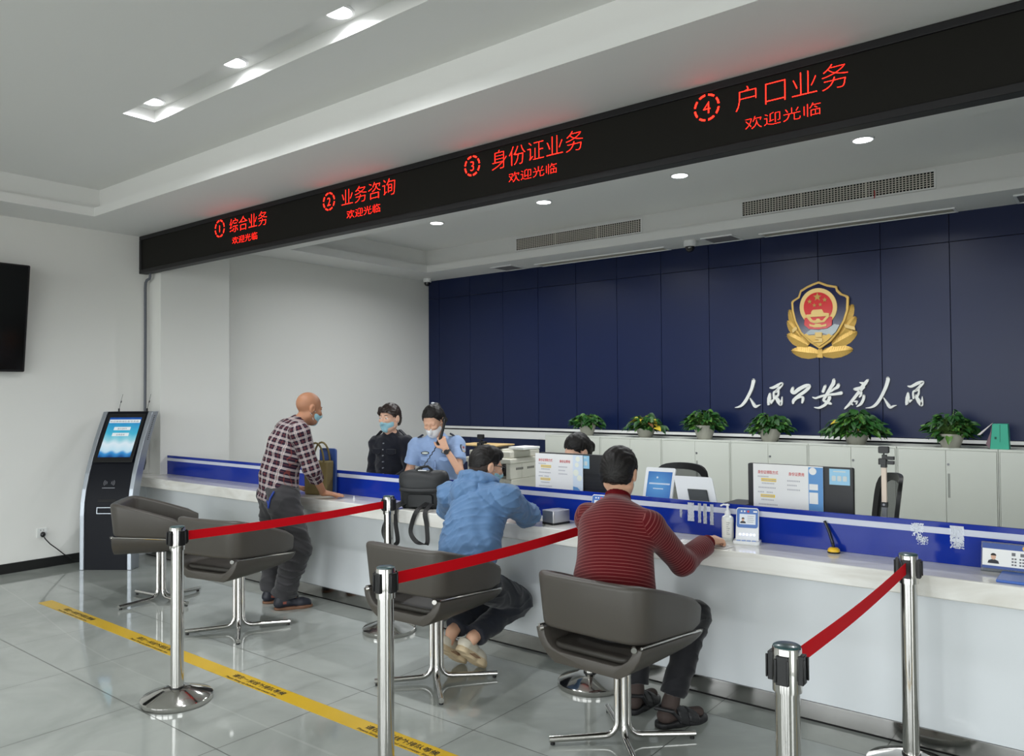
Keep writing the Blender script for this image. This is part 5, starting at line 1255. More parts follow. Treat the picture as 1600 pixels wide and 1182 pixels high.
def limb_body(B, J, k=.02, arm=1., leg=1.):
    fw = J['fwd']
    B.cap(J['pelvis'], J['waist'], .128, .118, flat=(fw, 1.4)); B.cap(J['waist'], J['chest'], .118, .142, flat=(fw, 1.45))
    B.cap(J['shL'], J['shR'], .05, .05, k=.05); B.cap(J['chest'], J['neck'], .09, .055, k=.05, flat=(fw, 1.1)); B.cap(J['neck'], J['headb'], .053, .05, k=.02)
    for s in 'LR':
        B.cap(J['sh'+s], J['el'+s], .045*arm, .036*arm, k=.02); B.cap(J['el'+s], J['wr'+s], .036*arm, .025*arm, k=.015)
        B.cap(J['pelvis']*.5+J['hip'+s]*.5, J['hip'+s], .10, .095, k=.05); B.cap(J['hip'+s], J['kn'+s], .078*leg, .053*leg, k=.04); B.cap(J['kn'+s], J['an'+s], .05*leg, .034*leg, k=.02)
        q_ = J['he'+s]*.85+J['to'+s]*.15+V(0, 0, .012); w_ = J['he'+s]*.2+J['to'+s]*.8+V(0, 0, .004); B.cap(J['an'+s], q_, .034, .028, k=.02); B.cap(q_, w_, .028, .019, k=.02, flat=((0, 0, 1), 1.3))
def arm_bones(F_, J, r1=.062, r2=.05):
    for s in 'LR':
        F_.bones.append((J['sh'+s], J['el'+s], r1, J['fwd'])); F_.bones.append((J['el'+s], J['wr'+s], r2, J['fwd']))
def torso_bone(F_, J): F_.bones.append((J['pelvis'], J['neck'], .16, np.cross(J['fwd'], V(0, 0, 1))))
def shirt(F_, J, off=.014, sleeve=1., hem=None, k=.03, fat=1., loose=0., arms=1.):
    """torso and sleeves; hem = (point, normal pointing out of the cloth)"""
    fw = J['fwd']; cl = (hem,) if hem else ()
    F_.cap(J['pelvis'], J['waist'], (.128+off+loose)*fat, (.118+off+loose)*fat, flat=(fw, 1.36), k=k, clip=cl); F_.cap(J['waist'], J['chest'], (.118+off+loose)*fat, (.142+off)*fat, flat=(fw, 1.4), k=k, clip=cl)
    F_.cap(J['shL'], J['shR'], .05+off, .05+off, k=.05); F_.cap(J['chest'], J['neck'], .092+off, .056+off*.5, k=.05, flat=(fw, 1.1))
    for s in 'LR':
        sh, el, wr = J['sh'+s], J['el'+s], J['wr'+s]
        if sleeve <= 1:
            e = sh+(el-sh)*sleeve; F_.cap(sh, e, (.047*arms+off), (.044*arms+off), k=k, clip=((e, nrm(el-sh)),))
        else:
            e = el+(wr-el)*(sleeve-1); F_.cap(sh, el, .047*arms+off, .039*arms+off, k=k); F_.cap(el, e, .039*arms+off, .031*arms+off, k=.02, clip=((e-nrm(wr-el)*.001, nrm(wr-el)),))
    F_.cap(J['neck']-nrm(J['headb']-J['neck'])*.01, J['headb']+nrm(J['headb']-J['neck'])*.05, .0555, .06, sub=True, k=.006)
def collar(P, J, loc, m_, r=.066, h0=-.012, h1=.03, thick=.006, open_front=True):
    """a folded shirt collar round the neck"""
    ax = nrm(J['headb']-J['neck']); fw = nrm(J['fwd']-ax*(J['fwd'] @ ax)); rt = np.cross(fw, ax); m = MB(); R = []
    n = 28; a0 = .35 if open_front else 0
    for i in range(n+1):
        a = PI/2+a0+(2*PI-2*a0)*i/n; d = rt*math.cos(a)+fw*math.sin(a); f = max(0, math.sin(a)); q = J['neck']+ax*(h0-.012*f)-V(loc)
        e = h1*(1-.35*f)
        R.append([q+d*(r-.004)+ax*0, q+d*(r-.006)+ax*e, q+d*(r+.000)+ax*(e+.003), q+d*(r+.012+.006*f)-ax*(.012+.022*f), q+d*(r+.008+.004*f)-ax*(.013+.02*f), q+d*(r-.002)+ax*(e-.004)])
    m.ring(R, closed=True); return m.build('collar', m_, P, smooth=50)
def trousers(F_, J, off=.016, low=.9, k=.03, cuffs=True, waist=None, wide=1.):
    fw = J['fwd']; top = ((waist, nrm(J['waist']-J['pelvis'])),) if waist is not None else ()
    F_.cap(J['pelvis'], J['pelvis']+(J['waist']-J['pelvis'])*.6, .128+off, .122+off, flat=(fw, 1.32), k=k, clip=top)
    for s in 'LR':
        e = J['kn'+s]+(J['an'+s]-J['kn'+s])*low
        F_.cap(J['pelvis']*.5+J['hip'+s]*.5, J['hip'+s], .105, .1, k=.05); F_.cap(J['hip'+s], J['kn'+s], (.078+off)*wide, (.055+off)*wide, k=.04)
        F_.cap(J['kn'+s], e, (.052+off)*wide, (.040+off)*wide, k=k, clip=((e, nrm(J['an'+s]-J['kn'+s])),))
def shoe(P, loc, an, he, to, m_, ms, w=.042, h=.05, sole=.016, nm='shoe', collar_r=.043):
    """closed shoe with a sole; he, to = heel and toe on the sole's underside"""
    he = V(he); to = V(to); an = V(an); d = nrm(to-he); L = np.linalg.norm(to-he); side = nrm(np.cross(d, V(0, 0, 1))); up = np.cross(side, d)
    F_ = Field(.004)
    F_.path([he+up*(.05)+d*.035, he+up*.052+d*L*.35, he+up*.036+d*L*.72, he+up*.033+d*(L-.045)], [.037, .038, w-.004, w-.010], k=.02, clip=((he+up*sole, -up),))
    F_.cap(he+d*.045+up*.05, he+d*.05+up*(.05+h), .038, collar_r-.004, k=.025, clip=((he+up*(.045+h), up),)); F_.cap(he+d*.05+up*.07, he+d*.055+up*.2, .031, .034, sub=True, k=.004)
    F_.posts.append(folds(.0014, .02, 3))
    o = F_.mesh(nm, m_, P, loc, 1)
    S_ = Field(.004); S_.path([he+d*.04+up*.012, he+d*L*.4+up*.012, he+d*L*.72+up*.012, he+d*(L-.04)+up*.014], [.041, .040, w+.002, w-.004], k=.02, clip=((he+up*(sole+.002), up), (he, -up)))
    S_.mesh('sole', ms, o, loc, 1); return o, d, up, side

# cloth materials that follow the limbs
def cloth_uv(m):
    a = nd(m, 'ShaderNodeAttribute'); a.attribute_name = 'cloth'; s = nd(m, 'ShaderNodeSeparateXYZ'); lk(m, a.outputs['Vector'], s.inputs[0]); return s.outputs[0], s.outputs[1]
def band(m, x, per, a, b):
    f = mth(m, 'FRACT', mth(m, 'ADD', mth(m, 'DIVIDE', x, per), 50.)); return mth(m, 'MULTIPLY', mth(m, 'GREATER_THAN', f, a), mth(m, 'LESS_THAN', f, b))
M_plaid = mat('plaid_cotton', (60, 40, 50), .85, spec=.15)
u_, v_ = cloth_uv(M_plaid); P_ = .052
base = lin((44, 32, 46)); c_ = mix(M_plaid, mth(M_plaid, 'MULTIPLY', band(M_plaid, u_, P_, .62, .93), .42), base, lin((214, 206, 204)))
c_ = mix(M_plaid, mth(M_plaid, 'MULTIPLY', band(M_plaid, v_, P_, .62, .93), .45), c_, lin((222, 214, 212)))
for w__ in (u_, v_):
    c_ = mix(M_plaid, mth(M_plaid, 'MULTIPLY', band(M_plaid, w__, P_, .27, .33), .45), c_, lin((140, 66, 56)))
    c_ = mix(M_plaid, mth(M_plaid, 'MULTIPLY', band(M_plaid, w__, P_, .75, .80), .75), c_, lin((110, 56, 60)))
lk(M_plaid, c_, bsdf(M_plaid).inputs['Base Color'])
M_knit = mat('red_striped_knit', (104, 22, 28), .9, spec=.12, sheen=.2)
u_, v_ = cloth_uv(M_knit); c_ = mix(M_knit, mth(M_knit, 'MULTIPLY', band(M_knit, v_, .0155, .0, .20), .36), lin((86, 14, 20)), lin((180, 112, 108)))
lk(M_knit, c_, bsdf(M_knit).inputs['Base Color'])
M_knitp = mat('red_rib', (92, 14, 20), .9, spec=.12)
UP = V(0, 0, 1)
# ------------------------------------------------------------------ the bald man leaning on the counter
L0 = (-5.03, 3.53, 0); fw = nrm(V(.30, .95, 0))
p1 = person('bald man in a plaid shirt and grey trousers leaning on the counter', L0)
J = dict(fwd=fw, pelvis=V(-5.02, 3.50, .87), waist=V(-5.01, 3.51, 1.0), chest=V(-4.965, 3.565, 1.24), neck=V(-4.935, 3.62, 1.385), headb=V(-4.915, 3.665, 1.44),
         shL=V(-5.125, 3.64, 1.335), shR=V(-4.775, 3.52, 1.325), elL=V(-5.29, 3.70, 1.06), wrL=V(-5.31, 3.86, .85), elR=V(-4.725, 3.585, 1.055), wrR=V(-4.865, 3.80, .845),
         hipL=V(-5.11, 3.53, .84), hipR=V(-4.93, 3.475, .84), knL=V(-5.15, 3.60, .46), knR=V(-4.855, 3.555, .45), anL=V(-5.205, 3.565, .095), anR=V(-4.965, 3.51, .095), heL=V(-5.225, 3.525, .035), toL=V(-5.10, 3.74, .03), heR=V(-4.995, 3.475, .035), toR=V(-4.865, 3.70, .03))
B = Field(.0052); limb_body(B, J)
H1 = Tri((-4.905, 3.695, 1.495), V(.22, .95, -.28), V(.05, .25, 1)); head_prims(B, H1, 1.02)
hand_prims(B, J['wrR'], V(.78, .60, -.12), V(0, 0, -1), V(-.6, .78, 0), curl=.10, sc=.98); hand_prims(B, J['wrL'], V(.05, 1, -.12), V(0, 0, -1), V(1, 0, 0), curl=.15)
B.mesh('body', M_skin2, p1, L0); eyes(p1, H1, L0, 1.02)
S_ = Field(.0055); hemc = J['pelvis']+V(0, 0, -.075)
shirt(S_, J, off=.022, sleeve=1.42, hem=(hemc, nrm(V(-.12, -.25, -1))), loose=.016, fat=1.08); S_.cap(J['pelvis']+V(0, 0, -.12), J['waist'], .196, .158, flat=(fw, 1.24), clip=((hemc, nrm(V(-.12, -.25, -1))),))
S_.cap(J['chest']-fw*.07, J['waist']-fw*.06, .09, .085, k=.06)
S_.posts.append(folds(.006, .055, 5)); S_.posts.append(creases(.006, .05, 6)); torso_bone(S_, J); arm_bones(S_, J); S_.mesh('shirt', M_plaid, p1, L0)
C_ = Field(.005); e_ = J['elR']+(J['wrR']-J['elR'])*.42; C_.cap(e_-nrm(J['wrR']-J['elR'])*.03, e_, .052, .056, k=.01, clip=((e_, nrm(J['wrR']-J['elR'])), (e_-nrm(J['wrR']-J['elR'])*.045, -nrm(J['wrR']-J['elR'])))); C_.posts.append(folds(.004, .03, 8)); C_.bones.append((J['elR'], J['wrR'], .05, fw)); C_.mesh('rolled_cuff', M_plaid, p1, L0)
collar(p1, J, L0, M_plaid, r=.062)
T_ = Field(.0055); trousers(T_, J, off=.034, low=.97, waist=J['pelvis']+V(0, 0, .0), wide=1.12)
for s in 'LR': T_.cap(J['an'+s]+(J['kn'+s]-J['an'+s])*.03, J['an'+s]+(J['kn'+s]-J['an'+s])*.22, .074, .070, k=.03, clip=((J['an'+s]+V(0, 0, .012), V(0, 0, -1)),))
T_.posts.append(folds(.010, .055, 9, ((.6, .5, 2.6), (-.4, .6, 1.8)))); M_gtr = M_cloth('grey_trousers', (58, 57, 59), bumps=.15); T_.posts.append(creases(.009, .045, 10, (.3, .4, 2.2))); T_.mesh('trousers', M_gtr, p1, L0)
m = MB(); q = J['hipR']-V(L0); side = V(.95, -.3, 0)
m.tube([q-fw*.100+side*.02+V(0, 0, .06), q-fw*.118+side*.035+V(0, 0, -.02), q-fw*.118+side*.05+V(0, 0, -.06), q-fw*.112+side*.075+V(0, 0, .01), q-fw*.09+side*.095+V(0, 0, .06)], .008, 8); m.build('blue_lanyard', mat('lanyard_blue', (40, 66, 150), .6), p1, smooth=60)
M_sh = mat('shoe_navy', (30, 33, 44), .5); M_tan = mat('sole_tan', (124, 88, 66), .6)
for a, h_, t_ in ((J['anR'], (-5.005, 3.455, 0), (-4.86, 3.70, 0)), (J['anL'], (-5.235, 3.51, 0), (-5.095, 3.755, 0))):
    o, d, up, sd = shoe(p1, L0, a, h_, t_, M_sh, M_tan)
    m = MB()
    for i in range(3):
        c = V(h_)+d*(.135+.022*i)+up*(.092-.011*i)-V(L0); m.tube([c-sd*.022, c+up*.004, c+sd*.022], .003, 6)
    m.build('laces', mat('lace_tan', (176, 140, 104), .7), o, smooth=60)
    m = MB(); c = V(h_)+d*.075+up*.055+sd*.0385-V(L0); m.prism([(-.014, -.009), (.014, -.009), (.014, .009), (-.014, .009)], frame(c, d, up), .004); m.build('heel_tab', mat('tab_brown', (140, 74, 60), .6), o)
face_mask(p1, H1, L0, M_maskb, 1.02)

# ------------------------------------------------------------------ woman in the dark uniform shirt
L0 = (-5.26, 4.88, 0); fw = nrm(V(.22, -.97, 0))
p2 = person('short-haired woman in a black uniform shirt and blue mask standing behind the counter', L0)
J = dict(fwd=fw, pelvis=V(-5.28, 4.90, .82), waist=V(-5.275, 4.89, .94), chest=V(-5.265, 4.875, 1.09), neck=V(-5.255, 4.865, 1.235), headb=V(-5.25, 4.85, 1.30),
         shL=V(-5.10, 4.905, 1.165), shR=V(-5.425, 4.84, 1.15), elL=V(-5.055, 4.90, .90), wrL=V(-5.14, 4.74, .80), elR=V(-5.475, 4.84, .885), wrR=V(-5.36, 4.72, .80),
         hipL=V(-5.19, 4.91, .78), hipR=V(-5.37, 4.88, .78), knL=V(-5.18, 4.90, .43), knR=V(-5.37, 4.86, .43), anL=V(-5.17, 4.93, .09), anR=V(-5.37, 4.90, .09), heL=V(-5.18, 4.97, .035), toL=V(-5.13, 4.78, .03), heR=V(-5.38, 4.94, .035), toR=V(-5.35, 4.74, .03))
B = Field(.0055); limb_body(B, J, arm=.9); H2 = Tri((-5.25, 4.845, 1.385), V(.16, -.98, -.08), UP); head_prims(B, H2, 1.06)
hand_prims(B, J['wrL'], V(-.6, -.75, -.3), V(0, .3, -1), V(0, -1, 0), curl=.4, sc=.9); hand_prims(B, J['wrR'], V(.7, -.6, -.3), V(0, .3, -1), V(0, -1, 0), curl=.4, sc=.9)
B.mesh('body', M_skin3, p2, L0); eyes(p2, H2, L0, 1.06)
M_dk = M_cloth('uniform_black', (27, 29, 38), bumps=.2)
S_ = Field(.0055); shirt(S_, J, off=.016, sleeve=1.92, hem=(V(0, 0, .74), V(0, 0, -1)), loose=.012, arms=.95); S_.cap(J['pelvis']+V(0, 0, -.1), J['waist'], .16, .14, flat=(fw, 1.35), clip=((V(0, 0, .74), V(0, 0, -1)),)); S_.posts.append(folds(.005, .05, 12)); S_.posts.append(creases(.005, .04, 13)); S_.mesh('shirt', M_dk, p2, L0)
collar(p2, J, L0, M_dk, r=.058, h1=.022)
rt = np.cross(fw, UP); fr = lambda x, z, o=.0: V(-5.265, 4.875, z)+rt*x+fw*(.119+o)-V(L0)
m = MB()
for i in range(6): c = fr(.004, 1.16-.055*i, -.006+.005*(i > 0)+.005*(i > 1)); m.cyl(c-fw*.012, c+fw*.008, .0055, seg=10)
m.build('buttons', mat('button_grey', (150, 152, 158), .4), p2, smooth=40)
for s in (-1, 1):
    m = MB(); c = fr(s*.075, 1.09, -.012); m.prism([(-.045, -.018), (0, -.03), (.045, -.018), (.045, .02), (-.045, .02)], frame(c-fw*.02, rt, UP) if False else frame(c-fw*.012, V(fw[1], -fw[0], 0)*-1, UP), .026); m.build('pocket_flap', M_dk, p2, bevel=.004)
    sh = J['shL'] if s > 0 else J['shR']; m = MB(); c = sh+V(0, 0, .062)-V(L0); q = nrm(J['neck']-sh); m.tube([c-q*.03+V(0, 0, -.012), c+q*.02+V(0, 0, .003), c+q*.075+V(0, 0, .022)], 1, flat=(.012, .042)); m.build('epaulette', M_dk, p2, bevel=.003)
T_ = Field(.007); trousers(T_, J, off=.018, low=.97, waist=J['waist']); T_.mesh('trousers', M_dk, p2, L0)
for h_, t_, a in ((V(-5.18, 4.98, 0), V(-5.12, 4.76, 0), J['anL']), (V(-5.385, 4.95, 0), V(-5.345, 4.72, 0), J['anR'])): shoe(p2, L0, a, h_, t_, M_black, M_black, w=.038, h=.03)
M_hairb = mat('hair_dark_brown', (40, 27, 22), .4, spec=.4, bump=(160, .5))
def bob(F_, c):
    F_.ell(c(0, -.035, -.010), V(.078, .072, .078)*1.06, H2.R, k=.03)
    F_.path([c(.040, .066, .092), c(.0, .080, .072), c(-.040, .074, .050), c(-.068, .050, .028)], [.012, .012, .010, .005], k=.02); F_.path([c(.045, .070, .088), c(.068, .055, .05), c(.078, .03, .02)], [.014, .011, .006], k=.02)
hair_cap(p2, H2, L0, [(-.2, -.075), (-.05, -.07), (-.025, -.055), (-.008, -.012), (.012, -.002), (.035, .036), (.06, .054), (.2, .058)], .009, bob, 1.06, M_hairb, hair_strands(H2))
face_mask(p2, H2, L0, M_maskb, 1.06)

# ------------------------------------------------------------------ policewoman with the handset
L0 = (-4.62, 4.84, 0); fw = nrm(V(.55, -.83, 0)); lt = V(.83, .55, 0)
p3 = person('policewoman in a light blue shirt and white mask holding a handset to her ear', L0)
J = dict(fwd=fw, pelvis=V(-4.68, 4.92, .80), waist=V(-4.665, 4.88, .92), chest=V(-4.625, 4.815, 1.09), neck=V(-4.61, 4.79, 1.235), headb=V(-4.60, 4.765, 1.29),
         shL=V(-4.475, 4.895, 1.17), shR=V(-4.765, 4.71, 1.155), elL=V(-4.345, 4.785, .965), wrL=V(-4.435, 4.715, 1.145), elR=V(-4.81, 4.655, .93), wrR=V(-4.77, 4.53, .80),
         hipL=V(-4.61, 4.97, .76), hipR=V(-4.76, 4.87, .76), knL=V(-4.59, 4.95, .43), knR=V(-4.74, 4.85, .43), anL=V(-4.61, 4.99, .09), anR=V(-4.76, 4.89, .09), heL=V(-4.63, 5.02, .035), toL=V(-4.53, 4.87, .03), heR=V(-4.78, 4.92, .035), toR=V(-4.68, 4.77, .03))
B = Field(.0052); limb_body(B, J, arm=.95); H3 = Tri((-4.60, 4.745, 1.375), V(.28, -.80, -.53), V(.1, -.4, 1)); head_prims(B, H3, 1.06)
hand_prims(B, J['wrL'], V(-.45, -.05, .9), V(-.55, .65, -.2), V(-.5, -.75, -.3), curl=.75, sc=.95, spread=.05); hand_prims(B, J['wrR'], V(.2, -.7, -.5), V(0, .2, -1), V(.9, .1, 0), curl=.3, sc=.9)
B.mesh('body', M_skin, p3, L0)
M_pol = M_cloth('police_blue', (146, 170, 208), .7, bumps=.12, sheen=.1)
S_ = Field(.0052); shirt(S_, J, off=.018, sleeve=.66, hem=(V(0, 0, .74), V(0, 0, -1)), loose=.014, arms=1.08); S_.cap(J['pelvis'], J['waist'], .15, .14, flat=(fw, 1.3), clip=((V(0, 0, .74), V(0, 0, -1)),)); S_.posts.append(folds(.006, .05, 21)); S_.posts.append(creases(.005, .04, 22)); S_.mesh('shirt', M_pol, p3, L0)
collar(p3, J, L0, M_pol, r=.06, h1=.02)
M_nav = mat('insignia_navy', (24, 28, 46), .6); M_sil = mat('insignia_silver', (214, 218, 224), .35)
fr = lambda x, z, o=.0: V(-4.628, 4.82, z)+lt*x+fw*(.12+o)-V(L0)
for s, sh in ((1, J['shL']), (-1, J['shR'])):
    q = nrm(J['neck']-sh); c = sh-V(L0)+V(0, 0, .066); A = frame(c-q*.045+V(0, 0, -.014), q+V(0, 0, .18), np.cross(UP, q)*-1 if False else np.cross(q, UP)*-1)
    m = MB(); m.M = A; m.rbox((0, -.026, -.004), (.115, .026, .008), .012); e = m.build('epaulette', M_nav, p3, smooth=40)
    m = MB(); m.M = A
    for k_ in (.005, .017): m.box((k_, -.022, .0082), (k_+.007, .022, .0105))
    for k_ in (.045, .07): m.prism([(k_+.009*math.cos(a_), .009*math.sin(a_)) for a_ in (0, PI/2, PI, 1.5*PI)], Matrix.Translation((0, 0, .0082)), .003)
    m.build('rank_marks', M_sil, e)
# breast badges, arm patch, buttons, pockets
def badge(x, z, w, h, name, m_, o=.0, inner=None, par=None, ry=0.):
    c = fr(x, z, o); A = frame(c, lt, UP); m = MB(); m.prism([(w*math.cos(2*PI*i/20)*(1 if abs(math.cos(2*PI*i/20)) < .8 else 1.05), h*math.sin(2*PI*i/20)) for i in range(20)], A @ Matrix.Translation((0, 0, -.03)), .036); b = m.build(name, m_, par or p3, bevel=.001)
    if inner: m = MB(); m.prism([(w*.8*math.cos(2*PI*i/20), h*.62*math.sin(2*PI*i/20)) for i in range(20)], A @ Matrix.Translation((0, 0, .0055)), .0012); m.build('badge_centre', inner, b)
badge(-.085, 1.105, .034, .014, 'breast_badge', M_nav, -.004, mat('badge_pale', (196, 206, 196), .4)); badge(.085, 1.115, .034, .014, 'breast_badge', M_nav, -.008, MATS['badge_pale'])
m = MB()
for i in range(5): c = fr(.0, 1.16-.06*i, -.008+.004*(i > 0)+.003*(i > 2)); m.cyl(c-fw*.012, c+fw*.007, .0055, seg=10)
m.build('buttons', mat('button_blue_grey', (110, 128, 168), .4), p3, smooth=40)
m = MB(); m.prism([(-.006, -.46), (.006, -.46), (.006, .03), (-.006, .03)], frame(fr(.0, 1.15, -.02), lt, nrm(UP+fw*.06)), .024); m.build('placket', M_pol, p3, bevel=.002)
for s in (-1, 1):
    c = fr(s*.08, 1.062, -.02); m = MB(); m.prism([(-.042, -.016), (0, -.026), (.042, -.016), (.042, .012), (-.042, .012)], frame(c, lt, UP), .026); m.build('pocket_flap', M_pol, p3, bevel=.003)
sd_ = nrm(J['elL']-J['shL']); c = J['shL']+sd_*.085; out = nrm(lt*.75+fw*.6); out = nrm(out-sd_*(out @ sd_)); A = frame(c+out*.052-V(L0), np.cross(-sd_, out), -sd_)
m = MB(); sp_ = [(-.03, .035), (0, .042), (.03, .035), (.032, 0), (.022, -.032), (0, -.046), (-.022, -.032), (-.032, 0)]; m.prism(sp_, A, .016); pt = m.build('arm_patch', M_nav, p3, bevel=.001)
m = MB(); m.prism([(x*.8, y*.8) for x, y in sp_], A @ Matrix.Translation((0, 0, .0162)), .001); m.build('patch_field', mat('patch_pale', (170, 178, 196), .5), pt)
m = MB(); m.prism([(.011*math.cos(a_), .016+.012*math.sin(a_)) for a_ in [2*PI*i/14 for i in range(14)]], A @ Matrix.Translation((0, 0, .0173)), .001); m.build('patch_emblem', mat('patch_red', (150, 60, 70), .5), pt)
m = MB(); m.prism([(.010*math.cos(a_), -.024+.008*math.sin(a_)) for a_ in [2*PI*i/14 for i in range(14)]], A @ Matrix.Translation((0, 0, .0173)), .001); m.build('patch_emblem', M_gold, pt)
T_ = Field(.007); trousers(T_, J, off=.018, low=.97, waist=J['waist']+V(0, 0, -.04)); T_.mesh('trousers', M_nav, p3, L0)
for h_, t_, a in ((V(-4.635, 5.03, 0), V(-4.52, 4.85, 0), J['anL']), (V(-4.79, 4.935, 0), V(-4.67, 4.75, 0), J['anR'])): shoe(p3, L0, a, h_, t_, M_black, M_black, w=.038, h=.03)
def bun(F_, c):
    F_.ell(c(0, -.045, -.01), V(.080, .075, .085)*1.06, H3.R, k=.03); F_.ell(c(0, -.10, .065), (.042, .036, .042), H3.R, k=.015)
hair_cap(p3, H3, L0, [(-.2, -.075), (-.05, -.07), (-.025, -.05), (.0, .0), (.03, .036), (.06, .068), (.09, .084), (.2, .09)], .008, bun, 1.06, None, hair_strands(H3, .0015))
m = MB(); c = H3(.0, -.075, .128)-V(L0); m.ell(c, (.02, .012, .009), 10, 6); m.build('hair_clip', M_sil, p3, smooth=60)
face_mask(p3, H3, L0, M_maskw, 1.06, cone=True)
dw = nrm(J['elL']-J['wrL']); m = MB(); c = J['wrL']+dw*.025-V(L0); wo = nrm(np.cross(dw, V(.5, .6, .2))); wo = nrm(V(.35, -.93, .1)-dw*(V(.35, -.93, .1) @ dw)); m.cyl(c+wo*.022, c+wo*.034, .021, seg=24); m.build('watch', M_black, p3, smooth=40)
m = MB(); sdv = np.cross(dw, wo); m.tube([c+(wo*math.cos(a_)+sdv*math.sin(a_))*.029 for a_ in [2*PI*i/16 for i in range(17)]], 1, flat=(.018, .004)); m.build('watch_strap', M_black, p3, smooth=40)
hs = D.objects.new('telephone_handset', None); COL.objects.link(hs); hp = V(-4.478, 4.728, 1.265); hs.location = hp; tag(hs, 'black telephone handset held by the policewoman, with its cord', 'telephone')
a_, b_ = V(-4.487, 4.765, 1.385)-hp, V(-4.492, 4.70, 1.20)-hp; no = nrm(V(-.75, .35, -.3))
m = MB(); m.tube([a_, a_*.6+b_*.4+no*-.012, a_*.3+b_*.7-no*.012, b_], [.014, .012, .012, .014], 10); m.build('grip', M_black, hs, smooth=60)
for q in (a_, b_): m = MB(); m.cyl(q-no*.004, q+no*.022, .024, .021, seg=18); m.build('ear_piece' if q is a_ else 'mouth_piece', M_black, hs, smooth=40)
m = MB(); pts = []; s0 = b_; s1 = V(-4.62, 4.56, .90)-hp; s2 = V(-4.70, 4.44, .765)-hp
for i in range(60):
    t = i/59; q = (1-t)**2*s0+2*t*(1-t)*s1+t*t*s2; pts.append(q+V(.005*math.cos(i*1.9), .005*math.sin(i*1.9), 0))
m.tube(pts, .004, 6); m.build('cord', M_black, hs, smooth=60)

# ------------------------------------------------------------------ seated clerk, only her head above the monitor
L0 = (-3.34, 5.16, 0); fw = nrm(V(-.15, -1, 0))
p4 = person('dark-haired clerk in black bent low behind the ribbed monitor', L0)
J = dict(fwd=fw, pelvis=V(-3.32, 5.22, .56), waist=V(-3.325, 5.20, .68), chest=V(-3.34, 5.13, .86), neck=V(-3.345, 5.095, 1.01), headb=V(-3.35, 5.07, 1.07), shL=V(-3.17, 5.10, .955), shR=V(-3.51, 5.14, .945), elL=V(-3.14, 4.92, .73), wrL=V(-3.22, 4.66, .765), elR=V(-3.56, 4.95, .73), wrR=V(-3.47, 4.66, .765),
         hipL=V(-3.24, 5.2, .54), hipR=V(-3.40, 5.21, .54), knL=V(-3.24, 4.80, .52), knR=V(-3.43, 4.80, .52), anL=V(-3.24, 4.86, .09), anR=V(-3.43, 4.86, .09), heL=V(-3.24, 4.90, .035), toL=V(-3.25, 4.72, .03), heR=V(-3.43, 4.90, .035), toR=V(-3.44, 4.72, .03))
B = Field(.0055); limb_body(B, J, arm=.9); H4 = Tri((-3.355, 5.055, 1.155), V(-.28, -.85, -.42), V(0, -.4, 1)); head_prims(B, H4, 1.04)
for w_, s in ((J['wrL'], -1), (J['wrR'], 1)): hand_prims(B, w_, V(.1*s, -1, 0), V(0, 0, -1), V(s, 0, 0), curl=.25, sc=.88)
B.mesh('body', M_skin3, p4, L0)
S_ = Field(.006); shirt(S_, J, off=.016, sleeve=1.9, hem=(V(0, 0, .5), V(0, 0, -1)), loose=.01); S_.posts.append(folds(.004, .05, 31)); S_.mesh('shirt', M_dk, p4, L0)
T_ = Field(.007); trousers(T_, J, off=.016, low=.97); T_.mesh('trousers', M_dk, p4, L0)
for h_, t_, a in ((V(-3.24, 4.92, 0), V(-3.25, 4.68, 0), J['anL']), (V(-3.43, 4.92, 0), V(-3.44, 4.68, 0), J['anR'])): shoe(p4, L0, a, h_, t_, M_black, M_black, w=.038, h=.03)
def pony(F_, c): F_.ell(c(0, -.045, -.01), (.082, .075, .085), H4.R, k=.03); F_.path([c(0, -.10, .03), c(0, -.13, -.03), c(0, -.12, -.12)], [.03, .032, .018], k=.02); F_.cap(c(-.03, .09, .07), c(-.074, .06, -.02), .012, .006, k=.02)
hair_cap(p4, H4, L0, [(-.2, -.075), (-.05, -.07), (-.025, -.05), (.0, .005), (.03, .03), (.06, .05), (.09, .065), (.2, .07)], .012, pony, 1.04, None, hair_strands(H4, .0015))
face_mask(p4, H4, L0, M_maskw, 1.04)
t = thing('stool', 'low black stool under the seated clerk, hidden by the desk', 'stool', (-3.32, 5.22, 0))
MB().lathe([(.001, .40), (.17, .40), (.185, .415), (.18, .44), (.001, .445)], seg=28).build('seat', M_black, t, smooth=40)
m = MB(); m.cyl((0, 0, .02), (0, 0, .40), .025); m.lathe([(.2, 0), (.2, .012), (.03, .03), (.001, .03)], seg=28); m.build('base', M_steel, t, smooth=40)

# ------------------------------------------------------------------ man in the blue jacket
L0 = (-3.02, 3.36, 0); fw = nrm(V(.04, 1, 0))
p5 = person('short-haired man in a steel blue hooded jacket sitting forward on his armchair', L0)
J = dict(fwd=fw, pelvis=V(-2.99, 3.31, .575), waist=V(-2.985, 3.36, .70), chest=V(-3.0, 3.46, .90), neck=V(-3.035, 3.53, 1.04), headb=V(-3.045, 3.565, 1.09),
         shL=V(-3.245, 3.50, .985), shR=V(-2.80, 3.475, 1.0), elL=V(-3.46, 3.70, .855), wrL=V(-3.28, 3.89, .85), elR=V(-2.855, 3.745, .865), wrR=V(-3.02, 3.93, .86),
         hipL=V(-3.09, 3.33, .54), hipR=V(-2.89, 3.32, .54), knL=V(-3.12, 3.72, .37), knR=V(-2.93, 3.755, .335), anL=V(-3.085, 3.33, .225), anR=V(-2.955, 3.36, .205), heL=V(-3.09, 3.28, .17), toL=V(-3.10, 3.42, .045), heR=V(-2.975, 3.30, .165), toR=V(-2.975, 3.44, .04))
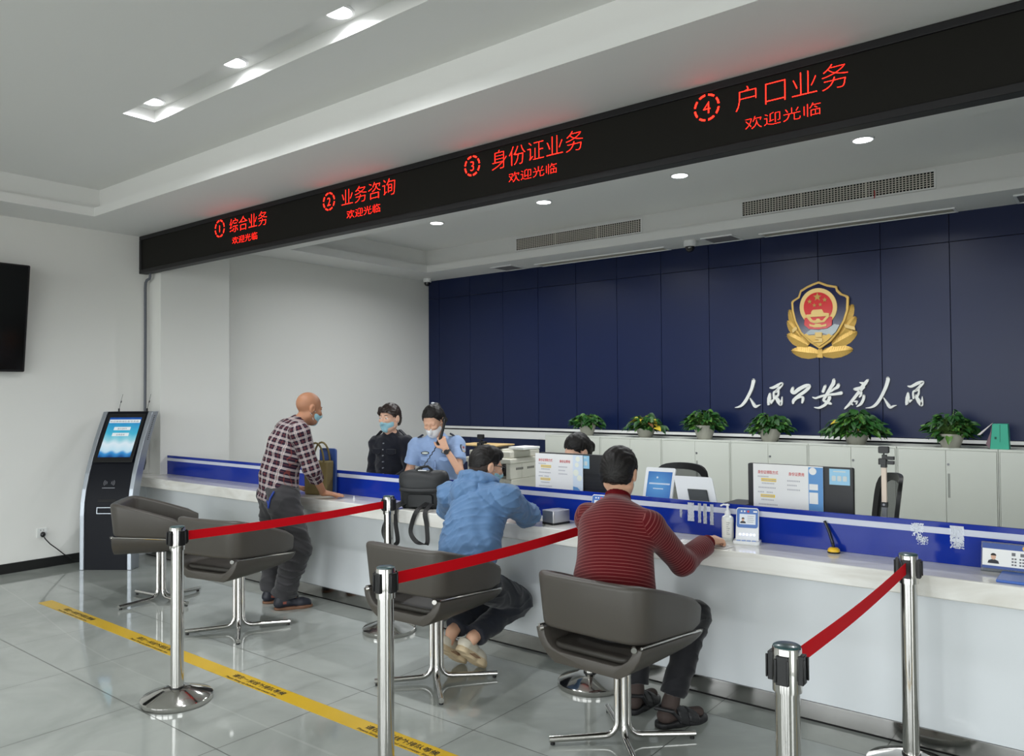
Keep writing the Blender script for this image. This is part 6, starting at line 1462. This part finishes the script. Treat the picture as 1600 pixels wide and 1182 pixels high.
B = Field(.0052); limb_body(B, J); H5 = Tri((-3.05, 3.60, 1.155), V(.42, .88, -.22), V(.05, .25, 1)); head_prims(B, H5, 1.0)
hand_prims(B, J['wrR'], V(-.9, .35, -.05), V(0, 0, -1), V(.3, .9, 0), curl=.25); hand_prims(B, J['wrL'], V(.85, .5, -.05), V(0, 0, -1), V(-.5, .85, 0), curl=.25)
B.mesh('body', M_skin, p5, L0); eyes(p5, H5, L0)
M_jk = M_cloth('jacket_blue', (88, 122, 162), .62, bumps=.08, scale=700, sheen=.1); bsdf(M_jk).inputs['Specular IOR Level'].default_value = .35
S_ = Field(.0052); shirt(S_, J, off=.030, sleeve=1.86, hem=(V(0, 0, .52), V(0, 0, -1)), loose=.02, fat=1.1, k=.035); S_.cap(J['pelvis']+V(0, 0, .0), J['waist'], .165, .155, flat=(fw, 1.2), clip=((V(0, 0, .52), V(0, 0, -1)),))
S_.cap(J['chest']-fw*.065, J['waist']-fw*.06, .10, .10, k=.06)
S_.posts.append(folds(.011, .055, 41, ((.8, .4, 1.9), (-.9, .5, 1.5)))); S_.posts.append(creases(.010, .04, 42)); S_.posts.append(creases(.006, .022, 43, (-1, .3, .9))); S_.mesh('jacket', M_jk, p5, L0)
Hd = Field(.0052); nk = J['neck']; ax_ = nrm(J['headb']-J['neck']); rt = np.cross(fw, UP); bk = -fw
ring_ = [nk+rt*.098*math.cos(a_)+(-fw)*(.085*math.sin(a_)+.012)+UP*(.05+.022*math.sin(a_)) for a_ in [PI*(-.25+1.5*i/10) for i in range(11)]]
Hd.path(ring_, [.024, .028, .033, .036, .038, .039, .038, .036, .033, .028, .024], k=.008)
Hd.ell(nk-fw*.135+UP*-.02, (.115, .05, .085), np.array([rt, fw, UP]), k=.012); Hd.cap(nk-fw*.10+rt*.07+UP*.02, nk-fw*.13-UP*.06, .03, .03, k=.03); Hd.cap(nk-fw*.10-rt*.07+UP*.02, nk-fw*.13-UP*.06, .03, .03, k=.03)
Hd.cap(nk, nk+ax_*.12, .066, .066, sub=True, k=.01); Hd.posts.append(creases(.008, .025, 45)); Hd.posts.append(folds(.008, .032, 44, ((1.4, .2, .8), (-1.1, .4, 1.0)))); Hd.mesh('hood', M_jk, p5, L0)
M_dtr = M_cloth('dark_trousers', (30, 33, 42), .7, bumps=.12)
T_ = Field(.0055); trousers(T_, J, off=.024, low=.93, wide=1.02); T_.posts.append(folds(.007, .05, 47, ((.5, 1.8, 1.2), (-.8, 1.4, .6)))); T_.posts.append(creases(.007, .04, 48)); T_.mesh('trousers', M_dtr, p5, L0)
M_snk = mat('sneaker_cream', (214, 206, 188), .6, bump=(60, .4)); M_sks = mat('sneaker_sole', (218, 196, 160), .6)
for a, h_, t_ in ((J['anR'], V(-2.975, 3.255, .16), V(-2.98, 3.475, -.006)), (J['anL'], V(-3.10, 3.235, .15), V(-3.11, 3.45, 0.0))):
    he_, to_ = h_, t_; o, d, up, sd = shoe(p5, L0, a, he_, to_, M_snk, M_sks, w=.046, h=.02, sole=.034)
    m = MB()
    for i in range(4):
        c = he_+d*(.105+.024*i)+up*(.098-.011*i)-V(L0); m.tube([c-sd*.026, c+up*.005, c+sd*.026], .004, 6)
    m.build('laces', M_devw, o, smooth=60)
    m = MB()
    for i in range(3): c = he_+d*(.06+.016*i)+up*(.012+.006*i)-V(L0); m.tube([c+sd*.043, c+sd*.045+d*.07], .002, 5)
    m.build('sole_stripes', mat('stripe_brown', (130, 84, 60), .6), o)
hair_cap(p5, H5, L0, [(-.2, -.02), (-.08, -.015), (-.03, .01), (.0, .035), (.02, .035), (.05, .06), (.09, .075), (.2, .08)], .009, lambda F_, c: F_.ell(c(0, .015, .085), (.066, .078, .045), H5.R, k=.03), 1.0, None, hair_strands(H5, .003))
hf = hair_cap(p5, H5, L0, [(-.2, -.07), (-.07, -.068), (-.03, -.045), (.0, .0), (.015, -.012), (.03, .03), (.06, .055), (.2, .06)], .004, None, 1.0, mat('hair_stubble', (58, 46, 40), .7)); hf.name = 'hair_fade'
c = lambda x, y, z: H5(x, y, z)-V(L0)
g = MB()
for s in (-1, 1): g.tube([c(s*.082, -.01, .012), c(s*.079, .05, .016), c(s*.070, .092, .014)], .0026, 6)
for s in (-1, 1):
    g.tube([c(s*(.036+.029*math.cos(a_)), .104-.008*abs(math.cos(a_)), .008+.021*math.sin(a_)) for a_ in [2*PI*i/16 for i in range(17)]], .0024, 6)
g.tube([c(-.008, .105, .012), c(0, .107, .014), c(.008, .105, .012)], .002, 6); g.build('glasses', M_black, p5, smooth=60)
face_mask(p5, H5, L0, M_maskb, 1.0)

# ------------------------------------------------------------------ man in the dark red striped sweater
L0 = (-1.88, 3.16, 0); fw = nrm(V(-.08, 1, 0))
p6 = person('black-haired man in a dark red striped sweater sitting with his hand on the counter', L0)
J = dict(fwd=fw, pelvis=V(-1.87, 3.10, .585), waist=V(-1.88, 3.13, .72), chest=V(-1.925, 3.22, .91), neck=V(-1.965, 3.31, 1.065), headb=V(-1.98, 3.35, 1.125),
         shL=V(-2.125, 3.305, .975), shR=V(-1.76, 3.255, .975), elL=V(-2.19, 3.50, .79), wrL=V(-2.03, 3.76, .845), elR=V(-1.70, 3.47, .775), wrR=V(-1.685, 3.755, .84),
         hipL=V(-1.955, 3.13, .555), hipR=V(-1.775, 3.11, .555), knL=V(-2.0, 3.60, .50), knR=V(-1.695, 3.59, .49), anL=V(-1.965, 3.475, .10), anR=V(-1.755, 3.44, .10), heL=V(-1.965, 3.43, .035), toL=V(-1.96, 3.64, .03), heR=V(-1.775, 3.375, .035), toR=V(-1.66, 3.56, .03))
B = Field(.0052); limb_body(B, J); H6 = Tri((-1.99, 3.375, 1.20), V(-.18, .97, -.22), V(0, .22, 1)); head_prims(B, H6, 1.02)
hand_prims(B, J['wrR'], V(.12, .97, -.05), V(-.25, .1, -.95), V(-.9, .2, .3), curl=.95, sc=1., spread=.03); hand_prims(B, J['wrL'], V(.55, .8, -.15), V(0, 0, -1), V(.8, -.5, 0), curl=.3)
B.mesh('body', M_skin, p6, L0); eyes(p6, H6, L0, 1.02)
S_ = Field(.0052); shirt(S_, J, off=.018, sleeve=1.80, hem=(V(0, 0, .54), V(0, 0, -1)), loose=.024, fat=1.19, arms=1.12); S_.cap(J['chest']-fw*.06, J['waist']-fw*.05, .115, .115, k=.06)
S_.posts.append(folds(.004, .07, 51)); torso_bone(S_, J); arm_bones(S_, J); S_.mesh('sweater', M_knit, p6, L0)
for s in 'RL':
    a_ = nrm(J['wr'+s]-J['el'+s]); e_ = J['el'+s]+(J['wr'+s]-J['el'+s])*.80; C_ = Field(.004); C_.cap(e_-a_*.004, e_+a_*.05, .044, .036, k=.01, clip=((e_+a_*.048, a_), (e_-a_*.006, -a_))); C_.posts.append(lambda P, v: v); C_.mesh('cuff', M_knitp, p6, L0)
C_ = Field(.004); ax_ = nrm(J['headb']-J['neck']); C_.cap(J['neck']-ax_*.012, J['neck']+ax_*.04, .070, .062, k=.01, clip=((J['neck']+ax_*.042, ax_), (J['neck']-ax_*.02, -ax_))); C_.cap(J['neck']-ax_*.05, J['neck']+ax_*.1, .054, .054, sub=True, k=.004); C_.mesh('collar', M_knitp, p6, L0)
M_btr = M_cloth('black_trousers', (24, 24, 28), .7, bumps=.12)
T_ = Field(.0055); trousers(T_, J, off=.02, low=.92, wide=1.0); T_.posts.append(folds(.006, .05, 57, ((.5, 1.2, 1.9), (-.8, .9, 1.5)))); T_.posts.append(creases(.008, .035, 58, (.3, .4, 2.0))); T_.mesh('trousers', M_btr, p6, L0)
M_sand = mat('sandal_black', (30, 30, 32), .55)
M_sock = mat('sock_dark', (60, 48, 44), .8)
for s, h_, t_ in (('R', V(-1.785, 3.35, 0), V(-1.645, 3.60, 0)), ('L', V(-1.967, 3.40, 0), V(-1.957, 3.68, 0))):
    d = nrm(t_-h_); sd = nrm(np.cross(d, UP)); Ln = np.linalg.norm(t_-h_); K = Field(.004)
    K.cap(J['an'+s], h_+d*.05+UP*.05, .038, .036, k=.02); K.cap(h_+d*.05+UP*.05, t_-d*.05+UP*.04, .035, .030, k=.02, flat=(UP, 1.2)); K.cap(J['kn'+s]*.22+J['an'+s]*.78, J['an'+s], .041, .037, k=.02); K.mesh('sock', M_sock, p6, L0, 1)
    K = Field(.004); K.path([h_+d*.04+UP*.012, h_+d*Ln*.4+UP*.012, h_+d*Ln*.72+UP*.012, t_-d*.042+UP*.012], [.043, .042, .05, .042], k=.02, clip=((h_+UP*.026, UP), (h_, -UP)))
    sn = K.mesh('sandal_sole', M_sand, p6, L0, 1)
    def st_(pts, r=.02): 
        K = Field(.004); K.path(pts, [r]*len(pts), k=.012, flat=None); return K
    for y0, z0, w_, nm in ((.62, .062, .048, 'toe_strap'), (.42, .082, .046, 'instep_strap')):
        K = Field(.004)
        for q in (-.014, .0, .014, .028): K.path([h_+d*(Ln*y0+q)+sd*w_*math.cos(a_)+UP*(.022+(z0-.022)*math.sin(a_)-q*.4) for a_ in [PI*i/8 for i in range(9)]], [.0085]*9, k=.008)
        K.mesh(nm, M_sand, sn, L0, 1)
    K = Field(.004); K.path([h_+d*Ln*.36+sd*.045+UP*.04, h_+d*.06+sd*.045+UP*.085, h_-d*.002+UP*.095, h_+d*.06-sd*.045+UP*.085, h_+d*Ln*.36-sd*.045+UP*.04], [.009]*5, k=.008); K.mesh('heel_strap', M_sand, sn, L0, 1)
hair_cap(p6, H6, L0, [(-.2, -.062), (-.06, -.06), (-.035, -.045), (-.025, .02), (.01, .032), (.02, -.012), (.035, .03), (.06, .055), (.09, .065), (.2, .07)], .011, lambda F_, c: F_.ell(c(0, -.055, .0), (.070, .058, .08), H6.R, k=.03), 1.02, None, hair_strands(H6, .0024))
face_mask(p6, H6, L0, M_maskb, 1.02)
